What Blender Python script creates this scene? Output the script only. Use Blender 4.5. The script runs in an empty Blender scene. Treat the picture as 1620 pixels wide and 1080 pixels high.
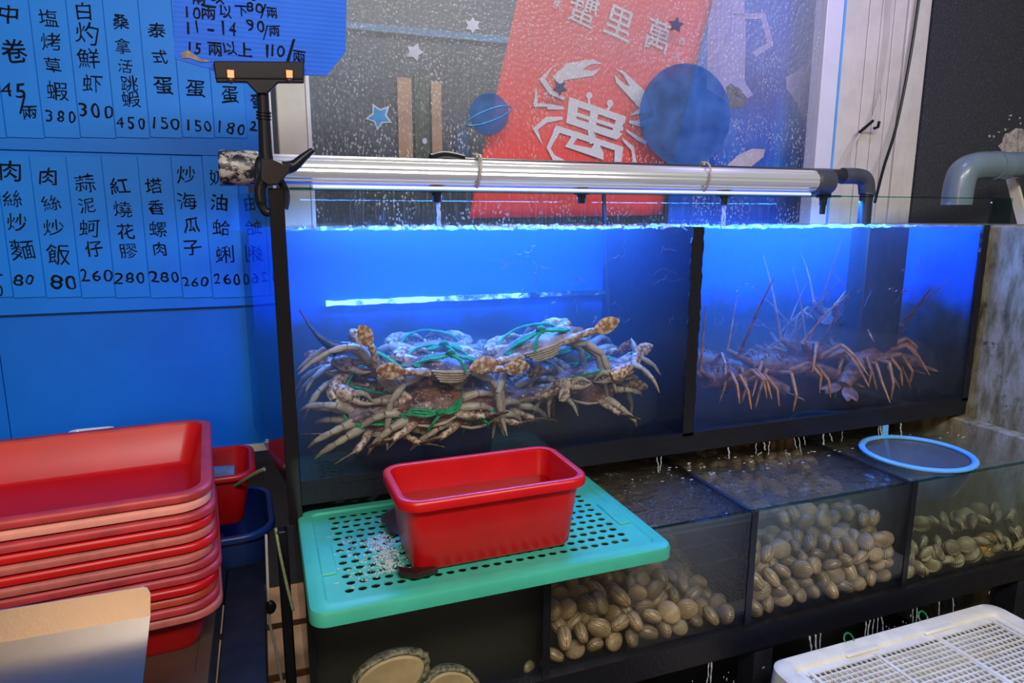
import bpy, math, random
from mathutils import Vector, Matrix, Euler, noise as mnoise
R = random.Random(7)
sc = bpy.context.scene
COL = sc.collection
rad = math.radians
# ------------------------------------------------------------------ camera
F_PX, CW, CH = 1070.0, 1620.0, 1080.0
CAM = Vector((-0.042, -1.339, 0.531))
def cam_axes(pitch, yaw, roll):
    p, y, r = rad(pitch), rad(yaw), rad(roll)
    fw = Vector((math.sin(y)*math.cos(p), math.cos(y)*math.cos(p), -math.sin(p)))
    rt = Vector((math.cos(y), -math.sin(y), 0)); up = rt.cross(fw)
    return rt*math.cos(r)+up*math.sin(r), up*math.cos(r)-rt*math.sin(r), fw
RT, UP, FW = cam_axes(10.6, 20.2, 0.1)
cd = bpy.data.cameras.new('camera'); co = bpy.data.objects.new('camera', cd); COL.objects.link(co)
cd.sensor_width = 36; cd.lens = 36*F_PX/CW; cd.clip_start = .02
co.matrix_world = Matrix(((RT.x, UP.x, -FW.x, CAM.x), (RT.y, UP.y, -FW.y, CAM.y), (RT.z, UP.z, -FW.z, CAM.z), (0, 0, 0, 1)))
sc.camera = co
def P(px, py, ax, val):
    """the place in the room, on the plane ax = val, that was measured at a pixel of the photograph"""
    d = RT*((px-CW/2)/F_PX) + UP*((CH/2-py)/F_PX) + FW
    i = 'xyz'.index(ax); t = (val-CAM[i])/d[i]
    return CAM + d*t
# ------------------------------------------------------------------ world, lamps, exposure
w = bpy.data.worlds.new('room_ambient'); sc.world = w; w.use_nodes = True
w.node_tree.nodes['Background'].inputs[0].default_value = (.95, .97, 1, 1)
w.node_tree.nodes['Background'].inputs[1].default_value = .09
def area(name, loc, target, sx, sy, power, col):
    l = bpy.data.lights.new(name, 'AREA'); l.shape = 'RECTANGLE'; l.size = sx; l.size_y = sy; l.energy = power; l.color = col
    o = bpy.data.objects.new(name, l); COL.objects.link(o); o.location = loc
    o.rotation_euler = (Vector(target)-Vector(loc)).to_track_quat('-Z', 'Y').to_euler(); return o
area('ceiling_lamp', (-.1, -2.1, 1.85), (.2, 0, .1), 1.2, .35, 30, (1, .97, .93))
area('ceiling_lamp', (1.3, -2.2, 1.95), (1.1, .2, .2), 1.2, .35, 26, (1, .97, .95))
area('counter_lamp', (-.55, -2.3, .75), (-.3, -.4, .1), .8, .5, 9, (1, .56, .26))
area('back_room_fill', (.9, 1.5, 2.3), (.8, 1.0, .8), 1.2, .5, 45, (1, .93, .88))  # unseen fill added to light the flag and things behind the window
area('mural_fill', (1.5, 1.3, 1.9), (1.45, .6, .85), .5, .3, 10, (.62, .62, 1))  # unseen bluish fill added to brighten the mural sheet
area('violet_fill', (1.62, -.15, 1.5), (1.80, .5, .85), .25, .1, 3.2, (.32, .26, 1))  # added unseen light, stands in for tank glow tinting the window frame
area('blue_tank_lamp', (.47, .20, .572), (.47, .2, 0), .8, .05, 16, (.03, .22, 1))
area('blue_tank_lamp', (1.36, .20, .572), (1.36, .2, 0), .75, .05, 16, (.03, .22, 1))
sc.view_settings.view_transform = 'Standard'; sc.view_settings.look = 'None'
sc.view_settings.gamma = 1; sc.view_settings.use_curve_mapping = False
sc.view_settings.exposure = 0.35
cy = sc.cycles
cy.transparent_max_bounces = 40; cy.max_bounces = 8; cy.diffuse_bounces = 3; cy.glossy_bounces = 3
cy.transmission_bounces = 6; cy.volume_bounces = 1; cy.sample_clamp_indirect = 4
cy.caustics_reflective = False; cy.caustics_refractive = False
# ------------------------------------------------------------------ materials
MATS = {}
class NT:
    def __init__(s, name):
        s.m = bpy.data.materials.new(name); s.m.use_nodes = True; s.t = s.m.node_tree; s.t.nodes.clear()
        s.out = s.t.nodes.new('ShaderNodeOutputMaterial'); MATS[name] = s.m
    def n(s, typ, ins=None, **kw):
        d = s.t.nodes.new('ShaderNode'+typ)
        for k, v in kw.items(): setattr(d, k, v)
        for k, v in (ins or {}).items():
            if hasattr(v, 'node'): s.t.links.new(v, d.inputs[k])
            else: d.inputs[k].default_value = v
        return d
    def ramp(s, fac, stops):
        d = s.n('ValToRGB', {0: fac}); e = d.color_ramp.elements
        e[0].position, e[0].color = stops[0][0], (*stops[0][1], 1)
        e[1].position, e[1].color = stops[-1][0], (*stops[-1][1], 1)
        for p, c in stops[1:-1]:
            x = e.new(p); x.color = (*c, 1)
        return d.outputs[0]
    def mix(s, fac, a, b):
        d = s.n('Mix', data_type='RGBA')
        for i, v in ((0, fac), (6, a), (7, b)):
            if hasattr(v, 'node'): s.t.links.new(v, d.inputs[i])
            else: d.inputs[i].default_value = v if i == 0 else (*v[:3], 1)
        return d.outputs[2]
    def coord(s, which='Object', scale=(1, 1, 1)):
        c = s.n('TexCoord').outputs[which]
        return s.n('Mapping', {0: c, 3: scale}).outputs[0]
    def noise(s, scale, detail=4, vec=None, rough=.55):
        i = {'Scale': scale, 'Detail': detail, 'Roughness': rough}
        if vec: i['Vector'] = vec
        return s.n('TexNoise', i).outputs[0]
    def bump(s, h, strength=.3, dist=.01):
        return s.n('Bump', {'Height': h, 'Strength': strength, 'Distance': dist}).outputs[0]
    def surf(s, o): s.t.links.new(o, s.out.inputs[0]); return s.m
def c4(c): return (*c, 1)
def plain(name, col, rough=.5, metal=0, var=.0, vscale=20, bump=0, bscale=60, spec=.5, emit=None, es=0, trans=0, alpha=1, col2=None, coat=0):
    t = NT(name)
    i = {'Roughness': rough, 'Metallic': metal, 'Specular IOR Level': spec, 'Alpha': alpha, 'Transmission Weight': trans, 'Coat Weight': coat}
    v = t.coord()
    if var or col2:
        c2 = col2 or tuple(x*(1-var) for x in col)
        n = t.noise(vscale, 5, v)
        i['Base Color'] = t.ramp(n, [(.36, c2), (.64, col)])
    else: i['Base Color'] = c4(col)
    if bump: i['Normal'] = t.bump(t.noise(bscale, 4, v), bump, .004)
    if emit: i['Emission Color'] = c4(emit); i['Emission Strength'] = es
    return t.surf(t.n('BsdfPrincipled', i).outputs[0])
plain('black_plastic', (.010, .010, .014), .3, spec=.22)
plain('black_silicone', (.006, .006, .010), .35, bump=.25, bscale=90)
plain('black_gloss', (.008, .007, .009), .12)
plain('ink', (.004, .006, .014), .7, spec=.08)
plain('ink_faded', (.012, .05, .10), .6)
plain('blue_board', (.002, .175, .70), .5, spec=.25, var=.10, vscale=6)
plain('blue_strip_card', (.002, .20, .76), .5, spec=.25, var=.08, vscale=9)
plain('blue_strip_deep', (.004, .13, .78), .38, var=.08, vscale=9)
plain('blue_wall', (.002, .155, .66), .5, spec=.25, var=.18, vscale=3)
plain('torn_card', (.30, .22, .19), .8, var=.5, vscale=90)
plain('cream_paint', (.66, .62, .52), .55, var=.12, vscale=14)
plain('white_frame', (.70, .70, .74), .3, var=.06, vscale=10)
plain('steel', (.58, .53, .48), .34, metal=1, bump=.04, bscale=220)
plain('steel_smooth', (.30, .29, .29), .3, metal=1, bump=.10, bscale=12)
plain('copper', (.75, .30, .15), .35, metal=.8)
plain('tarnish', (.05, .02, .02), .5)
plain('alu', (.78, .80, .82), .2, metal=.55)
plain('clear_grey', (.55, .6, .6), .15)
plain('grey_pvc', (.15, .21, .23), .32, var=.12, vscale=12, coat=.2)
plain('dark_pvc', (.022, .025, .032), .4, var=.4, vscale=30)
plain('collar_pvc', (.06, .065, .085), .4, var=.2, vscale=30)
plain('zip_tie', (.42, .40, .34), .5, var=.3, vscale=80)
plain('red_plastic', (.52, .005, .007), .34, var=.10, vscale=12)
plain('red_fresh', (.55, .005, .008), .32, var=.12, vscale=15)
plain('red_pink', (.47, .035, .042), .45, var=.30, vscale=22)
plain('red_pale', (.50, .11, .09), .5, var=.30, vscale=30)
plain('red_orange', (.50, .055, .025), .45, var=.25, vscale=22)
plain('pale_break', (.74, .28, .22), .6, var=.15, vscale=30)
plain('navy_tub', (.01, .03, .14), .35)
plain('foam_roll', (.16, .20, .26), .8, var=.3, vscale=40)
plain('string', (.12, .19, .06), .7, var=.5, vscale=120, col2=(.24, .25, .16))
plain('teal', (.05, .43, .30), .42, var=.14, vscale=14)
plain('teal_dirty', (.05, .34, .27), .5, var=.35, vscale=40)
plain('dark_slab', (.030, .012, .012), .25, var=.4, vscale=20)
plain('sky_plastic', (.13, .42, .80), .4, var=.1, vscale=20)
plain('lid_white', (.82, .79, .68), .4, var=.16, vscale=20)
plain('green_twine', (.010, .34, .14), .6, bump=.7, bscale=260, var=.45, vscale=60)
plain('green_tie', (.0, .16, .06), .4)
plain('wood', (.34, .19, .09), .6, var=.45, vscale=8, bump=.2)
plain('brown_top', (.10, .055, .035), .25, var=.35, vscale=6)
plain('dark_metal', (.022, .024, .035), .38, metal=.3, var=.35, vscale=25)
plain('floor_mat', (.02, .018, .018), .3, var=.4, vscale=5)
plain('dark_inside', (.012, .022, .024), .5)
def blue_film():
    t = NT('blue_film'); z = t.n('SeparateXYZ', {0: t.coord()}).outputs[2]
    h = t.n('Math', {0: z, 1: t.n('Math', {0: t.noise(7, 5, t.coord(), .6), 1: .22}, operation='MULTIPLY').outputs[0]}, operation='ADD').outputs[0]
    c = t.ramp(h, [(.25, (.022, .022, .016)), (.34, (.03, .06, .09)), (.42, (.006, .15, .80))])   # light dying away towards the floor, painted into the panel with a noisy edge
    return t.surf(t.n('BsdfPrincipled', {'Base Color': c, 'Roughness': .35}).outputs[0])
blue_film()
def led():
    t = NT('led'); v = t.coord(); x = t.n('SeparateXYZ', {0: v}).outputs[0]
    h = t.n('Math', {0: t.noise(16, 4, v, .7), 1: t.n('Math', {0: x, 1: .42}, operation='MULTIPLY').outputs[0]}, operation='SUBTRACT').outputs[0]
    e = t.ramp(h, [(.38, (.08, .08, .08)), (.50, (.55, .55, .55)), (.58, (1, 1, 1))])          # the murk's fading of the strip, painted patchily into its glow
    return t.surf(t.n('Emission', {'Color': t.mix(e, (.03, .22, 1), (.30, .70, 1)), 'Strength': t.n('Math', {0: e, 1: 2.6}, operation='MULTIPLY').outputs[0]}).outputs[0])
led()
plain('led_bar', (.7, .75, .85), .2, emit=(.45, .5, 1), es=.35)
plain('flag_red', (.78, .045, .030), .7, var=.06, vscale=5)
plain('flag_white', (.62, .64, .66), .7)
plain('far_wall', (.035, .046, .062), .8, var=.4, vscale=2)
plain('tarp', (.03, .12, .26), .7, var=.4, vscale=4)
plain('tan_board', (.28, .18, .11), .7, var=.3, vscale=6)
plain('moss_cloth', (.03, .05, .03), .8, var=.3, vscale=6)
plain('blue_cloth', (.02, .06, .14), .8, var=.3)
plain('cable_white', (.55, .52, .45), .45)
plain('fish_dark', (.006, .03, .12), .4, var=.5, vscale=60)
plain('abalone_flesh', (.46, .33, .17), .55, var=.22, vscale=25, bump=.15, bscale=60)
plain('abalone_mantle', (.03, .028, .02), .6, bump=.6, bscale=140, col2=(.30, .26, .17), vscale=110)
plain('gold_shell', (.42, .24, .04), .3, var=.5, vscale=60)
plain('bluish_cord', (.35, .38, .85), .5)
def dark_stucco():
    t = NT('dark_stucco'); v = t.coord()
    n = t.noise(140, 6, v, .7); n2 = t.noise(4, 3, v)
    c = t.mix(t.ramp(n, [(.54, (0, 0, 0)), (.72, (1, 1, 1))]), (.030, .031, .037), (.16, .16, .18))
    return t.surf(t.n('BsdfPrincipled', {'Base Color': c, 'Roughness': .45, 'Normal': t.bump(n, .9, .006)}).outputs[0])
dark_stucco()
plain('chipped_plaster', (.60, .52, .45), .8, var=.6, vscale=45, bump=.6, bscale=80)
def cement():
    t = NT('cement'); v = t.coord(); vs = t.coord(scale=(5, 5, 1.4))
    a = t.noise(7, 6, vs, .65); b = t.noise(30, 5, v, .7)
    c = t.ramp(a, [(.30, (.06, .055, .03)), (.45, (.19, .17, .10)), (.60, (.32, .31, .24)), (.75, (.38, .37, .33))])
    c = t.mix(t.ramp(b, [(.60, (0, 0, 0)), (.72, (1, 1, 1))]), c, (.04, .035, .02))
    return t.surf(t.n('BsdfPrincipled', {'Base Color': c, 'Roughness': .5, 'Normal': t.bump(b, .35, .004)}).outputs[0])
cement()
def worn_cap():
    t = NT('worn_cap'); v = t.coord(scale=(1, 1, 1.6)); n = t.noise(38, 6, v, .75)
    c = t.ramp(n, [(.48, (.012, .012, .02)), (.55, (.40, .38, .36))])
    return t.surf(t.n('BsdfPrincipled', {'Base Color': c, 'Roughness': .4}).outputs[0])
worn_cap()
def ribbed_card():
    t = NT('ribbed_card'); v = t.coord()
    wv = t.n('TexWave', {'Vector': v, 'Scale': 40.0, 'Distortion': .2}, bands_direction='Z').outputs[0]
    c = t.mix(t.ramp(t.noise(7, 3, v), [(.35, (0, 0, 0)), (.65, (1, 1, 1))]), (.003, .10, .62), (.004, .125, .78))
    return t.surf(t.n('BsdfPrincipled', {'Base Color': c, 'Roughness': .5, 'Specular IOR Level': .2, 'Normal': t.bump(wv, .15, .001)}).outputs[0])
ribbed_card()
def glass(name, tint=(1, 1, 1), gl=1.0, rough=.03, ior=1.45, bump=0, bscale=(20, 20, 20), base=0.0):
    t = NT(name)
    i = {'IOR': ior}; g = {'Roughness': rough, 'Color': (1, 1, 1, 1)}
    if bump:
        nn = t.bump(t.noise(1.0, 4, t.coord(scale=bscale)), bump, .01); i['Normal'] = nn; g['Normal'] = nn
    fr = t.n('Fresnel', i).outputs[0]
    fac = t.n('Math', {0: fr, 1: gl}, operation='MULTIPLY').outputs[0]
    fac = t.n('Math', {0: fac, 1: t.n('Math', {0: 1.0, 1: t.n('NewGeometry').outputs['Backfacing']}, operation='SUBTRACT').outputs[0]}, operation='MULTIPLY').outputs[0]
    if base: fac = t.n('Math', {0: fac, 1: base}, operation='ADD').outputs[0]
    tr = t.n('BsdfTransparent', {'Color': c4(tint)}).outputs[0]
    return t.surf(t.n('MixShader', {0: fac, 1: tr, 2: t.n('BsdfGlossy', g).outputs[0]}).outputs[0])
glass('pane', (.97, .99, .98))
glass('pane_edge', (.35, .62, .58), .8)
glass('side_pane', (.42, .66, .80), .8)
t_ = NT('water_film'); t_.surf(t_.n('BsdfGlass', {'Roughness': .02, 'IOR': 1.30, 'Color': (1, 1, 1, 1)}).outputs[0])
glass('basin_water', (.80, .55, .55), 1.0, .04, 1.33, bump=.15, bscale=(14, 14, 14))
glass('net_mesh', (.42, .55, .68), .5, .5, base=.12)
def ripple_water(name, scat, dens, acol, aden, tint, bump, bscale, gl, aniso=.3):
    """murky water: a closed body whose wavy top mirrors the room, with scattering and absorbing particles inside"""
    t = NT(name)
    nz = t.n('SeparateXYZ', {0: t.n('NewGeometry').outputs['True Normal']}).outputs[2]
    top = t.n('Math', {0: nz, 1: .5}, operation='GREATER_THAN').outputs[0]
    top = t.n('Math', {0: top, 1: t.n('NewGeometry').outputs['Backfacing']}, operation='SUBTRACT', use_clamp=True).outputs[0]
    v = t.coord(scale=bscale)
    nn = t.bump(t.noise(1.0, 5, v, .65), bump, .035)
    fr = t.n('Fresnel', {'IOR': 1.33, 'Normal': nn}).outputs[0]
    fac = t.n('Math', {0: t.n('Math', {0: fr, 1: gl}, operation='MULTIPLY').outputs[0], 1: top}, operation='MULTIPLY').outputs[0]
    gs = t.n('BsdfGlossy', {'Roughness': .06, 'Normal': nn, 'Color': (1, 1, 1, 1)}).outputs[0]
    t.surf(t.n('MixShader', {0: fac, 1: t.n('BsdfTransparent', {'Color': c4(tint)}).outputs[0], 2: gs}).outputs[0])
    vs = t.n('VolumeScatter', {'Color': c4(scat), 'Density': dens, 'Anisotropy': aniso}).outputs[0]
    va = t.n('VolumeAbsorption', {'Color': c4(acol), 'Density': aden}).outputs[0]
    t.t.links.new(t.n('AddShader', {0: vs, 1: va}).outputs[0], t.out.inputs[1])
    return t.m
ripple_water('tank_water', (.42, .66, 1), .50, (.55, .70, .80), 2.8, (1, 1, 1), 1.6, (40, 60, 40), 1.6)
ripple_water('silty_water', (.46, .39, .25), 3.6, (.66, .60, .42), 6.0, (1, 1, 1), 1.0, (14, 26, 14), 2.0)
ripple_water('murky_water', (.55, .50, .32), 2.6, (.62, .66, .50), 5.0, (1, 1, 1), 1.0, (14, 26, 14), 2.0)
def silt(name, scat, d, acol, ad):
    t = NT(name); t.surf(t.n('BsdfTransparent').outputs[0])
    t.t.links.new(t.n('AddShader', {0: t.n('VolumeScatter', {'Color': c4(scat), 'Density': d, 'Anisotropy': .2}).outputs[0], 1: t.n('VolumeAbsorption', {'Color': c4(acol), 'Density': ad}).outputs[0]}).outputs[0], t.out.inputs[1])
silt('silt_brown', (.62, .50, .42), 1.1, (.75, .66, .50), 1.6)
silt('silt_red', (.60, .38, .30), .9, (.75, .55, .42), 1.6)
def wet_window():
    t = NT('wet_window'); v = t.coord()
    z = t.n('SeparateXYZ', {0: v}).outputs[2]
    vo = t.n('TexVoronoi', {'Vector': t.coord(scale=(1, 1, .62)), 'Scale': 105.0, 'Randomness': 1.0}).outputs[0]
    dn = t.noise(9, 4, v)
    drop = t.n('Math', {0: t.n('Math', {0: vo, 1: .26}, operation='LESS_THAN').outputs[0], 1: t.ramp(dn, [(.42, (0, 0, 0)), (.62, (1, 1, 1))])}, operation='MULTIPLY').outputs[0]
    streak = t.ramp(t.noise(1, 4, t.coord(scale=(190, 1, 9)), .7), [(.50, (0, 0, 0)), (.72, (1, 1, 1))])
    fog = t.n('MapRange', {0: z, 1: .28, 2: .62, 3: .03, 4: .38}).outputs[0]
    s2 = t.n('Math', {0: streak, 1: .16}, operation='MULTIPLY').outputs[0]
    cov = t.n('Math', {0: t.n('Math', {0: fog, 1: s2}, operation='ADD').outputs[0], 1: drop}, operation='MAXIMUM').outputs[0]
    cov = t.n('Math', {0: cov, 1: .48}, operation='MULTIPLY').outputs[0]
    df = t.n('BsdfPrincipled', {'Base Color': (.62, .66, .70, 1), 'Roughness': .12, 'Normal': t.bump(vo, .9, .004)}).outputs[0]
    return t.surf(t.n('MixShader', {0: cov, 1: t.n('BsdfTransparent').outputs[0], 2: df}).outputs[0])
wet_window()
def sticker(name, col, op):
    t = NT(name); v = t.coord(); n = t.ramp(t.noise(14, 3, v), [(.35, (.55, .55, .55)), (.65, (1, 1, 1))])
    c = t.n('Mix', {6: n, 7: c4(col), 0: 1.0}, data_type='RGBA', blend_type='MULTIPLY').outputs[2]
    return t.surf(t.n('MixShader', {0: op, 1: t.n('BsdfTransparent', {'Color': c4(tuple(.38+.58*x for x in col))}).outputs[0], 2: t.n('BsdfPrincipled', {'Base Color': c, 'Roughness': .3}).outputs[0]}).outputs[0])
sticker('sticker_blue', (.08, .42, .85), .8); sticker('sticker_pale', (.62, .68, .85), .85); sticker('sticker_planet', (.20, .45, .86), .27)
sticker('sticker_dim', (.16, .20, .34), .65)
def mural():
    t = NT('mural_print'); v = t.coord()
    n = t.noise(3.2, 4, v)
    c = t.ramp(n, [(.35, (.006, .04, .34)), (.5, (.008, .09, .55)), (.68, (.03, .28, .72))])
    return t.surf(t.n('BsdfPrincipled', {'Base Color': c, 'Roughness': .25}).outputs[0])
mural()
plain('mural_lilac', (.42, .40, .78), .3, var=.15, vscale=5)
plain('mural_white', (.60, .55, .60), .35, var=.25, vscale=20)
plain('mural_grey', (.10, .11, .16), .4, var=.4, vscale=30)
def crab_mat(name, shell, shell2, spot, claw):
    t = NT(name); v = t.coord()
    a = t.n('Attribute', attribute_name='Col').outputs['Fac']
    n1 = t.noise(34, 5, v, .6); n2 = t.noise(130, 3, v)
    sh = t.ramp(n1, [(.40, shell), (.56, shell2)])
    sh = t.mix(t.ramp(n2, [(.60, (0, 0, 0)), (.66, (1, 1, 1))]), sh, spot)
    lg = t.ramp(n1, [(.35, (.27, .20, .15)), (.65, (.45, .37, .30))])
    cl = t.ramp(n2, [(.42, claw), (.60, (.58, .46, .36))])
    c = t.mix(t.ramp(a, [(.20, (0, 0, 0)), (.45, (1, 1, 1))]), lg, cl)
    c = t.mix(t.ramp(a, [(.65, (0, 0, 0)), (.90, (1, 1, 1))]), c, sh)
    return t.surf(t.n('BsdfPrincipled', {'Base Color': c, 'Roughness': .4, 'Normal': t.bump(n2, .35, .003)}).outputs[0])
crab_mat('crab_brown', (.055, .025, .022), (.20, .09, .065), (.42, .32, .26), (.22, .08, .04))
crab_mat('crab_purple', (.05, .035, .05), (.17, .12, .14), (.40, .32, .30), (.20, .08, .05))
crab_mat('crab_pale', (.17, .12, .11), (.30, .23, .21), (.48, .40, .36), (.28, .12, .06))
def lobster_mat():
    t = NT('lobster_shell'); v = t.coord(); a = t.n('Attribute', attribute_name='Col').outputs['Fac']
    n = t.noise(60, 5, v, .65)
    s = t.ramp(n, [(.38, (.06, .025, .022)), (.62, (.26, .12, .09))])
    l = t.ramp(n, [(.38, (.26, .09, .04)), (.62, (.50, .22, .10))])
    return t.surf(t.n('BsdfPrincipled', {'Base Color': t.mix(a, l, s), 'Roughness': .45, 'Normal': t.bump(n, .6, .004)}).outputs[0])
lobster_mat()
def clam_mat(name, a, b):
    t = NT(name); v = t.coord()
    ri = t.n('ObjectInfo').outputs['Random']
    wv = t.n('TexWave', {'Vector': t.n('Mapping', {0: t.n('TexCoord').outputs['Object'], 1: (0, .017, 0)}).outputs[0], 'Scale': 75.0, 'Distortion': .8}, wave_type='RINGS', rings_direction='Z').outputs[0]
    n = t.noise(50, 4, v)
    c = t.mix(t.ramp(n, [(.3, (0, 0, 0)), (.7, (1, 1, 1))]), a, b)
    c = t.mix(t.ramp(ri, [(0, (0, 0, 0)), (1, (.75, .75, .75))]), c, (.10, .075, .05))
    c = t.mix(t.ramp(wv, [(.25, (.17, .17, .17)), (.6, (0, 0, 0))]), c, (.06, .045, .03))
    return t.surf(t.n('BsdfPrincipled', {'Base Color': c, 'Roughness': .35, 'Normal': t.bump(wv, .4, .002)}).outputs[0])
clam_mat('clam_beige', (.27, .17, .08), (.42, .30, .17))
clam_mat('clam_olive', (.26, .22, .09), (.52, .46, .28))
t_ = NT('splash'); t_.surf(t_.n('MixShader', {0: .45, 1: t_.n('BsdfTransparent').outputs[0], 2: t_.n('BsdfPrincipled', {'Base Color': (.75, .8, .85, 1), 'Roughness': .08, 'Normal': t_.bump(t_.noise(90, 4, t_.coord()), .8, .01)}).outputs[0]}).outputs[0])
t_ = NT('bubble'); t_.surf(t_.n('MixShader', {0: .22, 1: t_.n('BsdfTransparent').outputs[0], 2: t_.n('BsdfPrincipled', {'Base Color': (.85, .85, .85, 1), 'Roughness': .15}).outputs[0]}).outputs[0])
# ------------------------------------------------------------------ mesh helpers
class MB:
    def __init__(s): s.v = []; s.f = []; s.c = []; s.mi = []; s.cur = 0; s.col = 0.0
    def add(s, vs, fs, col=None):
        b = len(s.v); s.v += [Vector(v) for v in vs]; s.c += ([s.col if col is None else col]*len(vs) if not isinstance(col, list) else col)
        s.f += [tuple(b+i for i in f) for f in fs]; s.mi += [s.cur]*len(fs); return s
    def box(s, lo, hi, M=None):
        x0, y0, z0 = lo; x1, y1, z1 = hi
        vs = [Vector(p) for p in ((x0,y0,z0),(x1,y0,z0),(x1,y1,z0),(x0,y1,z0),(x0,y0,z1),(x1,y0,z1),(x1,y1,z1),(x0,y1,z1))]
        if M: vs = [M@v for v in vs]
        return s.add(vs, [(0,3,2,1),(4,5,6,7),(0,1,5,4),(1,2,6,5),(2,3,7,6),(3,0,4,7)])
    def bar(s, a, b, w, h, up=(0, 0, 1)):
        a, b = Vector(a), Vector(b); d = (b-a).normalized(); up = Vector(up); x = d.cross(up).normalized(); u = x.cross(d)
        vs = [p+x*i*w/2+u*j*h/2 for p in (a, b) for i, j in ((-1,-1),(1,-1),(1,1),(-1,1))]
        return s.add(vs, [(0,1,2,3),(7,6,5,4),(0,4,5,1),(1,5,6,2),(2,6,7,3),(3,7,4,0)])
    def loft(s, rings, cap0=True, cap1=True, closed=True, col=None):
        n = len(rings[0]); vs = [p for r in rings for p in r]; fs = []
        for k in range(len(rings)-1):
            for i in range(n if closed else n-1):
                j = (i+1) % n; fs.append((k*n+i, k*n+j, (k+1)*n+j, (k+1)*n+i))
        if cap0: fs.append(tuple(reversed(range(n))))
        if cap1: fs.append(tuple((len(rings)-1)*n+i for i in range(n)))
        if isinstance(col, list): col = [c for c in col for _ in range(n)]
        return s.add(vs, fs, col)
    def tube(s, pts, radii, n=8, cap=True, flat=None, col=None):
        pts = [Vector(p) for p in pts]
        if not isinstance(radii, (list, tuple)): radii = [radii]*len(pts)
        m = len(radii); N = max(1, len(pts)-1)
        if m != len(pts): radii = [radii[int(i*(m-1)/N)]+(radii[min(m-1, int(i*(m-1)/N)+1)]-radii[int(i*(m-1)/N)])*((i*(m-1)/N) % 1) for i in range(len(pts))]
        rings = []; ref = None
        for i, p in enumerate(pts):
            d = (pts[min(i+1, len(pts)-1)]-pts[max(i-1, 0)])
            d = d.normalized() if d.length > 1e-9 else Vector((0, 0, 1))
            if ref is None:
                ref = Vector((0, 0, 1)) if abs(d.z) < .9 else Vector((1, 0, 0))
                if flat: ref = Vector(flat[0])
            x = ref-d*ref.dot(d)
            if x.length < 1e-6: x = d.orthogonal()
            x.normalize(); y = d.cross(x); ref = x
            k = flat[1] if flat else 1
            rings.append([p+(x*math.cos(a)*k+y*math.sin(a))*radii[i] for a in (2*math.pi*j/n for j in range(n))])
        return s.loft(rings, cap, cap, col=col)
    def lathe(s, prof, n=24, c=(0, 0, 0), M=None):
        rings = []
        for r, z in prof:
            rg = [Vector((r*math.cos(2*math.pi*i/n), r*math.sin(2*math.pi*i/n), z)) for i in range(n)]
            rings.append([(M@p if M else p+Vector(c)) for p in rg])
        return s.loft(rings)
    def prism(s, poly, depth):
        """poly: 3-D outline, depth: vector"""
        n = len(poly); d = Vector(depth); a = [Vector(p) for p in poly]
        vs = a+[p+d for p in a]
        return s.add(vs, [tuple(range(n)), tuple(reversed(range(n, 2*n)))]+[(i, i+n, (i+1) % n+n, (i+1) % n) for i in range(n)])
    def blob(s, c, r, nu=8, nv=6, M=None, col=None):
        c = Vector(c); r = r if isinstance(r, (tuple, list)) else (r, r, r)
        vs = [Vector((0, 0, -r[2]))]; fs = []
        for j in range(1, nv):
            th = math.pi*j/nv-math.pi/2
            vs += [Vector((r[0]*math.cos(th)*math.cos(2*math.pi*i/nu), r[1]*math.cos(th)*math.sin(2*math.pi*i/nu), r[2]*math.sin(th))) for i in range(nu)]
        vs.append(Vector((0, 0, r[2]))); L = len(vs)-1
        for i in range(nu):
            k = (i+1) % nu; fs.append((0, 1+k, 1+i)); fs.append((L, L-nu+i, L-nu+k))
            for j in range(nv-2): fs.append((1+j*nu+i, 1+j*nu+k, 1+(j+1)*nu+k, 1+(j+1)*nu+i))
        vs = [(M@v if M else v)+c for v in vs]
        return s.add(vs, fs, col)
    def build(s, name, mats, parent=None, smooth=True, loc=None, bevel=0, fix=True, angle=35):
        if isinstance(mats, str): mats = [mats]
        if parent is None and loc is None:
            lo = [min(v[i] for v in s.v) for i in range(3)]; hi = [max(v[i] for v in s.v) for i in range(3)]
            loc = ((lo[0]+hi[0])/2, (lo[1]+hi[1])/2, lo[2])
        off = Vector(loc) if loc is not None else Vector((0, 0, 0))
        if parent is not None:
            q = parent; off = Vector((0, 0, 0))
            while q is not None: off += Vector(q.location); q = q.parent
            if parent.get('local_build'): off = Vector((0, 0, 0))
        me = bpy.data.meshes.new(name); me.from_pydata([v-off for v in s.v], [], s.f)
        for m in mats: me.materials.append(MATS[m])
        if len(mats) > 1: me.polygons.foreach_set('material_index', s.mi)
        if any(s.c):
            at = me.color_attributes.new('Col', 'FLOAT_COLOR', 'POINT')
            for i, x in enumerate(s.c): at.data[i].color = (x, x, x, 1)
        if fix:
            import bmesh
            b = bmesh.new(); b.from_mesh(me); bmesh.ops.recalc_face_normals(b, faces=b.faces); b.to_mesh(me); b.free()
        o = bpy.data.objects.new(name, me); COL.objects.link(o)
        if parent is not None: o.parent = parent
        else: o.location = off
        if smooth:
            me.polygons.foreach_set('use_smooth', [True]*len(me.polygons)); me.set_sharp_from_angle(angle=rad(angle))
        if bevel:
            bv = o.modifiers.new('bevel', 'BEVEL'); bv.width = bevel; bv.segments = 2; bv.limit_method = 'ANGLE'
        me.update(); return o
def tag(o, label, cat, group=None, kind=None):
    o['label'] = label; o['category'] = cat
    if group: o['group'] = group
    if kind: o['kind'] = kind
    return o
def struct(o, label=None, cat=None):
    o['kind'] = 'structure'
    if label: o['label'] = label
    if cat: o['category'] = cat
    return o
def empty(name, loc):
    o = bpy.data.objects.new(name, None); o.empty_display_size = .02; COL.objects.link(o); o.location = loc; return o
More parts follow.
